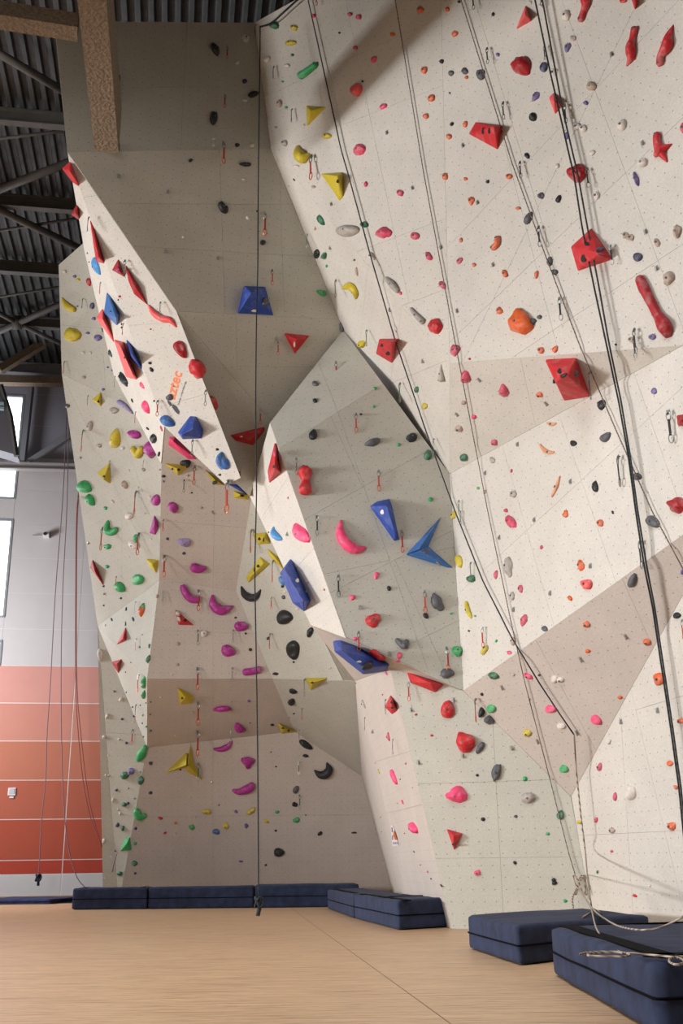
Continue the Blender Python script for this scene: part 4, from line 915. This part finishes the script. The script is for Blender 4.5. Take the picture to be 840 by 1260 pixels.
for (ox,oy),s in DRAWS.items():
    for e in s.split(';'):
        t=e.split(); dl.append((ox+float(t[0])/4,oy+float(t[1])/4,float(t[2])/4,t[3]))
dg={}
for x,y,Lp,c in dl:
    p,n,z=shoot2(x,y+1)
    if c not in DR: DR[c]=make_draw(c); o=DR[c]
    else: o=copy_tree(DR[c])
    Lm=Lp*z/F*1.06/ .95; sc=max(.55,min(1.5,Lm/.31))
    q=on_pl(x,y+1,p,n,.05)
    yaw=math.atan2(n.y,n.x)+math.pi/2
    o.location=q-Vector((0,0,0)); o.rotation_euler=(0,0,yaw+random.Random(int(x)).uniform(-.5,.5)); o.scale=(sc*1.05,)*3
    best=min(OCC,key=lambda k:(k[0]-x)**2+(k[1]-y)**2)
    dg.setdefault(({'r':'red','k':'black','g':'green','s':'grey'}[c],side(x-best[0],y-best[1]),best[2]),[]).append((math.hypot(best[0]-x,best[1]-y),o))
for (cn,sd,bs),L_ in dg.items():
    L_.sort(key=lambda t:t[0])
    for i,(d,o) in enumerate(L_):
        tag(o,'%s-slinged quickdraw hanging %s%s the %s'%(cn,(ORD[i]+'nearest, ') if len(L_)>1 else '',sd,bs),'quickdraw','quickdraws on the climbing wall')
# bare bolt hangers
hg={}
hproto=None
for (ox,oy),s in HANGERS.items():
    for e in s.split(';'):
        t=e.split(); x,y=ox+float(t[0])/4,oy+float(t[1])/4; p,n,z=shoot2(x,y)
        if hproto is None:
            mb=MB(); mb.box((0,0,0),Vector((.016,0,0)),Vector((0,.003,0)),Vector((0,0,.026))); mb.box((.012,-.014,-.016),Vector((.003,0,0)),Vector((0,.016,0)),Vector((0,0,.014))); mb.tube([Vector((0,.004,.01)),Vector((0,-.012,.01))],.011,6)
            hproto=mb.build('bolt_hanger',mat('bright_hanger','#a5a5a2',.45,.5)); o=hproto
        else: o=hproto.copy(); COL.objects.link(o)
        u,v=basis(n); o.matrix_world=Matrix.Translation(p+n*.006)@Matrix((u,-n,v)).transposed().to_4x4()
        best=min(OCC,key=lambda k:(k[0]-x)**2+(k[1]-y)**2); hg.setdefault((side(x-best[0],y-best[1]),best[2]),[]).append((math.hypot(best[0]-x,best[1]-y),o))
for (sd,bs),L_ in hg.items():
    L_.sort(key=lambda t:t[0])
    for i,(d,o) in enumerate(L_): tag(o,'bare steel bolt hanger on the wall, %s%s the %s'%((ORD[i]+'nearest ') if len(L_)>1 else '',sd,bs),'bolt hanger','empty bolt hangers')
# ---------------------------------------------------------------- ropes
def rope_mat(name,c1,c2):
    m=bpy.data.materials.new(name); m.use_nodes=True; nt=m.node_tree; b=nt.nodes['Principled BSDF']; b.inputs['Roughness'].default_value=.8
    tc=nt.nodes.new('ShaderNodeTexCoord'); w=nt.nodes.new('ShaderNodeTexWave'); w.bands_direction='DIAGONAL'; w.inputs['Scale'].default_value=14
    nt.links.new(tc.outputs['Object'],w.inputs['Vector']); r=nt.nodes.new('ShaderNodeValToRGB'); r.color_ramp.elements[0].color=lin(c1); r.color_ramp.elements[1].color=lin(c2)
    nt.links.new(w.outputs['Fac'],r.inputs['Fac']); nt.links.new(r.outputs['Color'],b.inputs['Base Color']); return m
RD=rope_mat('dark_rope','#1d1f22','#3a3c40'); RB=rope_mat('brown_rope','#54463f','#8d7d72'); RW=rope_mat('pale_rope','#6a5a50','#c0b2a2'); RL=rope_mat('mauve_rope','#6d5560','#8f7780'); RK=rope_mat('black_teal_rope','#101316','#27333a')
def rope(pts,r,m,label,off=.12,k=5,depth=None,name='climbing_rope',sm=True):
    """pts: where the rope passes in front of the wall, off metres proud of it"""
    q=[]; dense=[]
    for i,t in enumerate(pts):                      # more stations where the rope runs over folds of the wall
        dense.append(t)
        if depth is None and i+1<len(pts) and not isinstance(t,Vector) and not isinstance(pts[i+1],Vector):
            u=pts[i+1]; n_=max(1,int(math.hypot(u[0]-t[0],u[1]-t[1])/22))
            o0=t[2] if len(t)>2 else off; o1=u[2] if len(u)>2 else off
            for j in range(1,n_): w_=j/n_; dense.append((t[0]+(u[0]-t[0])*w_,t[1]+(u[1]-t[1])*w_,o0+(o1-o0)*w_))
    pts=dense
    for t in pts:
        if isinstance(t,Vector): q.append(t); continue
        x,y=t[0],t[1]; of=t[2] if len(t)>2 else off
        if depth is not None: q.append(V3(atY(x,y,depth(y) if callable(depth) else depth)))
        else:
            p,n,z=shoot(x,y); d=V3(ray(x,y)); q.append(p-d*(of+.0)/d.length*(1.0/max(.35,abs(n.dot(d.normalized())))))
    if sm: q=[V3(v) for v in catmull([np.array(v) for v in q],k if len(q)<30 else 2)]
    c=q[0].copy(); mb=MB(); mb.tube([v-c for v in q],r,6); o=mb.build(name,m,None,True,loc=c); tag(o,label,'rope'); return o,q
def knot(parent,c,r,rr,m,n=2.6):
    mb=MB(); pts=[]
    for i in range(40):
        t=i/39*2*math.pi*n; pts.append(Vector((math.cos(t)*(rr+rr*.35*math.cos(t*1.5)),math.sin(t)*rr*.7,math.sin(t*1.5)*rr*1.5)))
    mb.tube([p+c-parent.location for p in pts],r,6); mb.build('knot',m,parent,True)
def zdep(y): return 11.75
# hanging rope in front of the back wall, ends in a knot above the floor
o,q=rope([(320,33),(319,120),(317.5,240),(317,330),(315.5,390),(314.5,500),(315.5,600),(313.5,700),(315,800),(316.5,900),(317.5,1000),(318,1108)],.008,RK,'dark climbing rope hanging straight down before the shaded back wall, knotted end',depth=11.6)
knot(o,V3(atY(318,1110,11.6)),.012,.035,RK); mb=MB(); mb.tube([V3(atY(318,1110,11.6))-o.location,V3(atY(319,1118,11.6))-o.location,V3(atY(317,1127,11.6))-o.location],.022,6); mb.build('rope_tail',RK,o,True)
rope([(320,33,.1),(334,28,.1),(350,14,.1),(372,-6,.1)],.014,RK,'short dark rope running along the top of the corner up out of view')
rope([(376,-20),(379,0),(419.5,184),(427,210),(456,316),(485.5,417),(522,525),(560,630),(594,715),(629,784),(663,840),(688,878),(706,904)],.0085,RD,'long black rope slanting from top centre to the right of the bulge',off=.06,k=3)
gz0=.33
def dp(x,y,Y): return V3(atY(x,y,Y))
o,q=rope([(706,904,.14),(709,950,.16),(714,1000,.16),(720,1050,.16),dp(723,1085,10.6),dp(726,1108,9.8),V3(floor_pt(729,1122,.295)),V3(floor_pt(737,1125,.295)),V3(floor_pt(733,1120,.295)),V3(floor_pt(717,1128.5,.295))],.009,RW,'black and white rope falling to the middle crash mat')
mb=MB(); mb.tube([V3(floor_pt(729,1120,.31))-o.location,V3(floor_pt(738,1127,.31))-o.location],.022,6); mb.build('rope_tail',RK,o,True)
o,q=rope([(707,1075,.14),dp(712,1090,10.8),dp(719,1104,9.8),dp(727,1118,8.6),dp(733,1141,7.2),dp(745,1160,6.5),dp(756,1168,6.2),V3(floor_pt(766,1173,gz0))],.006,RW,'pale rope sagging from the wall onto the nearest crash mat')
o,q=rope([V3(floor_pt(x,y,gz0)) for x,y in((713,1174),(724,1172),(745,1171),(766,1172),(775,1175),(765,1177),(740,1176.5),(724,1176),(727,1173),(755,1172),(790,1174),(822,1177),(836,1179),(842,1184),(832,1187),(823,1183),(828,1178),(850,1177),(870,1180))],.0052,RW,'pale rope lying in doubled loops on the nearest crash mat',k=4)
o,q=rope([(482,-20),(486,0),(520.5,210),(559.5,420),(600,630),(629.5,770),(645.5,840),(672,942),(699.5,1050),(707,1075)],.006,RB,'thin brown rope, second from the corner, crossing the whole right wall',off=.04,k=3)
knot(o,q[-1]+Vector((0.05,-.05,-.12)),.008,.07,RW)
o,q=rope([dp(711,1092,10.8),dp(718,1103,10.0),dp(726,1114,9.2),dp(735,1124,8.4),dp(755,1137,7.3),dp(775,1143,6.9),dp(797,1144,6.7),dp(818,1139,6.6),dp(840,1128,6.5),dp(875,1108,6.4)],.006,RW,'pale rope drooping over the middle mat to the right edge')
o,q=rope([dp(709,1093,11.0),dp(704,1105,10.95),dp(705,1117,10.9)],.009,RW,'short loose rope end beside the rope knot at the wall foot')
o,q=rope([(562,-20),(567,0),(629.5,200),(671,315),(711,420),(757,528),(802.5,630),(840,700),(870,755)],.006,RB,'thin brown rope slanting past the two right-hand red volumes',off=.04,k=3)
o,q=rope([(653,-20),(658,0),(677,90),(706,217),(716,280),(730,350),(745,420),(761,495),(772.5,560),(782,630),(792,695),(802.5,747),(815,830),(825,897),(835,970),(841,1030),(848,1100)],.009,RK,'left one of the two thick black ropes down the right side',off=.11,k=3)
o,q=rope([(662,-20),(667,0),(692,135),(711,217),(722.5,280),(736,350),(748.5,420),(764,495),(774.8,560),(784.5,630),(795,695),(805,747),(817.5,830),(827.5,897),(837.5,970),(843.5,1030),(851,1100)],.009,RD,'right one of the two thick black ropes down the right side',off=.11,k=3)
def on_far_rope(pts,r,m,label,off=.8):
    q=[V3(on_far(x,y,off)) for x,y in pts]; q=[V3(v) for v in catmull([np.array(v) for v in q],5)]; c=q[0].copy(); mb=MB(); mb.tube([v-c for v in q],r,6); o=mb.build('climbing_rope',m,None,True,loc=c); tag(o,label,'rope'); return o,q
o,q=on_far_rope([(84,470),(80,560),(76,630),(68,730),(62,840),(58,900),(56,960),(51,1010),(48.5,1060),(47,1080)],.013,RL,'leftmost rope before the far orange wall, ending in a knot')
knot(o,q[-1],.02,.05,RK); mb=MB(); mb.tube([q[-1]-o.location,V3(on_far(47,1090,.8))-o.location],.035,6); mb.build('rope_tail',RK,o,True)
on_far_rope([(87,470),(84,560),(82,630),(77,730),(75,840),(76.5,950),(80,1010),(85.5,1050),(95,1080),(107,1094)],.013,RL,'second rope from the left before the far orange wall')
on_far_rope([(97,600),(94,640),(93,730),(93,840),(96,900),(102,960),(111,1005),(124.5,1038)],.013,mat('rust_rope','#8a4c45',.8),'rust-coloured rope beside the left rim of the climbing wall, front one of two')
on_far_rope([(98,600),(95,640),(94,730),(94.5,840),(99,900),(107,970),(116,1012),(125,1042)],.013,MATS['rust_rope'],'rust-coloured rope beside the left rim, rear one of two, bowing right')
rope([(144,1050,.1),(139,1068,.2),V3(floor_pt(134,1092,.33))],.01,RL,'short thin rope dropping behind the far left mat')
# ---------------------------------------------------------------- crash mats
def fabric(name,c):
    m=mat(name,c,.95,noise=.35,scale=7,bump=.25); return m
FAB=fabric('navy_fabric','#242e49'); VEL=mat('black_velcro','#07080b',.95,spec=.1)
def crash_mat(a,b2,dv,w,h,label,straps=(),name='crash_mat',m=None):
    """front edge a->b2 on the floor, depth w along dv"""
    a,b2=V3(a),V3(b2); a.z=b2.z=0; e=b2-a; L=e.length; e.normalize(); d=Vector((dv[0],dv[1],0)).normalized(); 
    root=link(name,None); root.location=a
    bm=bmesh.new(); bmesh.ops.create_cube(bm,size=1)
    bmesh.ops.subdivide_edges(bm,edges=bm.edges[:],cuts=14,use_grid_fill=True)
    r=min(.04,h*.16)
    def smooth_pos(t,half): # denser towards the edges so that the rounding stays crisp
        t=max(-1,min(1,t*2)); u=math.sin(t*math.pi/2); return (.35*t+.65*u)*half
    for v in bm.verts:
        q=[smooth_pos(v.co.x,L/2),smooth_pos(v.co.y,w/2),smooth_pos(v.co.z,h/2)]
        c=[max(-(H-r),min(H-r,t)) for t,H in zip(q,(L/2,w/2,h/2))]; dlt=Vector(q)-Vector(c)
        if dlt.length>1e-6: q=Vector(c)+dlt.normalized()*r
        q=Vector(q); p=e*(q.x+L/2)+d*(q.y+w/2)+vz*(q.z+h/2+.003)
        top=.9 if q.z>h*.3 else 0
        p+=Vector((mnoise.noise(p*1.7+a),mnoise.noise(p*1.7+a+Vector((9,0,0))),mnoise.noise(p*2.2+a+Vector((0,7,0)))*top))*.014
        v.co=p
    bmesh.ops.recalc_face_normals(bm,faces=bm.faces); me=bpy.data.meshes.new('foam_body'); bm.to_mesh(me); bm.free(); me.polygons.foreach_set('use_smooth',[True]*len(me.polygons))
    o=link('foam_body',me,m or FAB,root)
    pts=[]
    for cx,cy,a0 in ((L-.03,.03,-90),(L-.03,w-.03,0),(.03,w-.03,90),(.03,.03,180)):
        for k in range(5): an=math.radians(a0+k*22.5); pts.append(e*(cx+math.cos(an)*.034)+d*(cy+math.sin(an)*.034)+vz*(h*.5))
    pts.append(pts[0]); fine=[]
    for p,q in zip(pts[:-1],pts[1:]):
        nn=max(1,int((q-p).length/.15))
        for k in range(nn):
            t=p+(q-p)*(k/nn); fine.append(t+Vector((mnoise.noise(t*1.7+a),mnoise.noise(t*1.7+a+Vector((9,0,0))),0))*.014)
    fine.append(fine[0]); mb=MB(); mb.tube(fine,.007,5,cap=False); mb.build('zip_seam',VEL,root)
    for (s0,t0,s1,t1,sw) in straps:
        p=e*s0+d*t0+vz*(h+.004); q=e*s1+d*t1+vz*(h+.004); t=(q-p).normalized(); s=t.cross(vz); mb=MB(); mb.box((p+q)/2,(q-p)/2,s*sw,vz*.006); mb.build('velcro_strap',VEL,root)
    tag(root,label,'crash mat','thick navy crash mats'); return root
fp=floor_pt
back=np.array([-.05,1.0])
pA,pB,pC,pD=fp(88,1116),fp(180,1114.7),fp(312,1111),fp(443,1108)
def line_y(px,Y): # keep the row of mats straight
    d=ray(px,1110); return ORI+d*(Y/d[1])*np.array([1,1,0])
YA,YD=20.6,20.0
def rowp(px,t): 
    Y=YA+(YD-YA)*t; d=ray(px,1112); p=ORI+d*(Y/d[1]); p[2]=0; return p
crash_mat(rowp(88.5,0),rowp(180.5,.28),back,1.0,.37,'navy crash mat, leftmost of the row at the foot of the back wall',straps=((.12,.1,.12,.9,.03),(1.3,.1,1.3,.9,.03)))
crash_mat(rowp(182,.28),rowp(312,.62),back,1.0,.37,'navy crash mat, middle of the row at the foot of the back wall')
crash_mat(rowp(313.5,.62),rowp(442,1),back,1.0,.39,'navy crash mat, right end of the row, partly behind the next pair')
e0,e1,e2=fp(435.5,1130.5),fp(490,1145),fp(555,1141)
ew=(e2-e1)[:2]; 
crash_mat(e0,e1,ew,.75,.325,'navy crash mat left of the foot of the greenish wall, front one of the pair',straps=((.15,.12,3.0,.12,.04),(1.6,.12,1.6,.76,.03)))
dd=(e1-e0)/np.linalg.norm((e1-e0)); f0=e0-dd*2.95+np.array([-.12,-.12,0]); 
f0=fp(403,1118.5); crash_mat(f0,e0-dd*.08,ew,.8,.32,'navy crash mat directly behind the front one of the pair',straps=((.3,.12,3.0,.12,.04),))
g0,g1=fp(576,1167.5),fp(639,1189); gd=fp(803,1169)-g1
crash_mat(g0,g1,gd[:2],np.linalg.norm(gd),.28,'navy crash mat in the middle right, with dusty top and ropes falling on it')
n0_,n1_=fp(679,1200),fp(811,1277); nd=np.array([1.0,.22])
crash_mat(n0_,n1_,nd,2.3,.31,'nearest navy crash mat at the lower right corner with black straps and looped rope',straps=((.05,.13,2.62,.13,.055),(2.45,.05,2.45,2.0,.05),(.04,.3,.04,2.2,.02)))
thin=fabric('thin_mat_fabric','#2b335c')
t0,t1=fp(-40,1113.5),fp(62,1112.5); r_=crash_mat(t0,t1,np.array([.15,1.0]),2.2,.1,'thin navy folding gym mat lying by the far wall at left',name='folding_mat',m=thin); del r_['group']; r_['category']='mat'
# ---------------------------------------------------------------- small wall things
def far_box(x,y,w,h,dp,name,m,label,cat):
    c=V3(on_far(x,y,dp)); z=(c-V3(ORI)).dot(V3(FW)); mb=MB(); W2,H2=w*z/F/2,h*z/F/2
    mb.box((0,0,0),ve1*W2,ve2*dp,vz*H2); me=mb.build(name,m); me.location=c; tag(me,label,cat); return me,c,W2,H2
wh=mat('white_plastic','#dedce0',.5)
o,c,W2,H2=far_box(57,658.5,7,5.5,.12,'wall_camera',wh,'small white camera on a thin arm on the pale far wall','camera')
mb=MB(); mb.tube([ve1*-.02-ve2*.13,ve1*-.02-ve2*.16],.045,10); mb.build('lens',INK,o); mb=MB(); mb.tube([-ve1*W2,-ve1*(W2+.28)],.012,6); mb.build('arm',STEEL,o)
o,c,W2,H2=far_box(14.7,974,9,9,.03,'wall_switch',wh,'square white switch box on the orange cladding','switch')
mb=MB(); mb.box(-ve2*.035+vz*.01,ve1*W2*.7,ve2*.008,vz*H2*.7); mb.build('rocker',mat('light_grey_plastic','#bdbcc4',.5),o)
o,c,W2,H2=far_box(14.3,981,5,2,.03,'wall_socket',wh,'tiny white socket plate right below the switch box','socket')
# notice on the narrow strip
p,n,z=shoot(490,1028); cs=[on_pl(x,y,p,n,.01) for x,y in((480.5,1015.5),(483,1015.5),(490.5,1040.5),(482.5,1041))]
mb=MB(); mb.add([v-p for v in cs]+[v-p-n*.004 for v in cs],[(0,1,2,3),(7,6,5,4)]+[(i,(i+1)%4,4+(i+1)%4,4+i) for i in range(4)])
o=mb.build('notice',mat('paper','#d9d2d6',.7),loc=p); tag(o,'small white paper notice with an orange drawing at the rim of the narrow strip','notice')
for pts,m in (([(484,1022),(485.2,1022.5),(488.5,1033),(486,1034),(483.5,1028)],mat('orange_ink','#c2602c',.7)),([(481.5,1018),(482.4,1018),(482.6,1024),(481.7,1024)],INK),([(482.2,1028),(483,1028),(483.3,1033.5),(482.4,1033.5)],INK),([(483,1036),(489,1036),(489.5,1039),(483.2,1039)],mat('grey_ink','#9a949c',.7))):
    vs=[on_pl(x,y,p,n,.014)-p for x,y in pts]; k=len(vs); me=mesh_from('printed_figure',vs,[tuple(range(k))]); link('printed_figure',me,m,o)
# painted lettering and emblem on the prow
def text_on(body,x0,y0,x1,y1,hpx,m,name,label,cat='lettering',shear=0.0,outline=False):
    """baseline from (x0,y0) to (x1,y1)"""
    p,n,z=shoot((x0+x1)/2,(y0+y1)/2); a=on_pl(x0,y0,p,n,.004); b2=on_pl(x1,y1,p,n,.004); ex=(b2-a); L=ex.length; ex.normalize()
    ey=n.cross(ex).normalized()
    cu=bpy.data.curves.new(name,'FONT'); cu.body=body; cu.size=1; cu.extrude=.0; cu.shear=shear; cu.offset=.02
    t=bpy.data.objects.new(name,cu); COL.objects.link(t); bpy.context.view_layer.update(); dg_=bpy.context.evaluated_depsgraph_get(); me=bpy.data.meshes.new_from_object(t.evaluated_get(dg_))
    bpy.data.objects.remove(t); xs_=[v.co.x for v in me.vertices]; ys_=[v.co.y for v in me.vertices]; w=max(xs_)-min(xs_); hh=max(ys_)-min(ys_)
    up=(on_pl(x0+(y1-y0)/math.hypot(x1-x0,y1-y0)*hpx,y0-(x1-x0)/math.hypot(x1-x0,y1-y0)*hpx,p,n,.004)-a).length
    for v in me.vertices:
        v.co=ex*((v.co.x-min(xs_))/w*L)+ey*((v.co.y-min(ys_))/hh*up)
    o=link(name,me,m); o.location=a; tag(o,label,cat); return o
text_on('aztec',214.5,493,224.5,459.5,11,mat('orange_paint','#f0834f',.7),'painted_lettering','big orange slanted lettering painted on the prow')
text_on('only climbing',220.5,499,229.5,470,2.6,mat('grey_paint','#6b696b',.7),'painted_small_lettering','thin grey line of small lettering under the orange lettering on the prow')
p,n,z=shoot(211,500); 
mb=MB()
for poly in ([(204,488),(208,485),(212.5,487),(213,491),(208,493),(205,492)],[(205.5,492.5),(209,494),(212,499),(209.5,500),(206.5,496)],[(212.5,497),(217,500),(221,507),(219,510),(215,506),(211.5,501)]):
    vs=[on_pl(x,y,p,n,.005)-p for x,y in poly]; mb.add(vs,[tuple(range(len(vs)))])
me=mesh_from('painted_emblem',mb.v,mb.f); o=link('painted_emblem',me,mat('dark_paint','#3e4044',.7)); o.location=p; tag(o,'dark painted emblem at the lower left of the orange lettering','emblem')
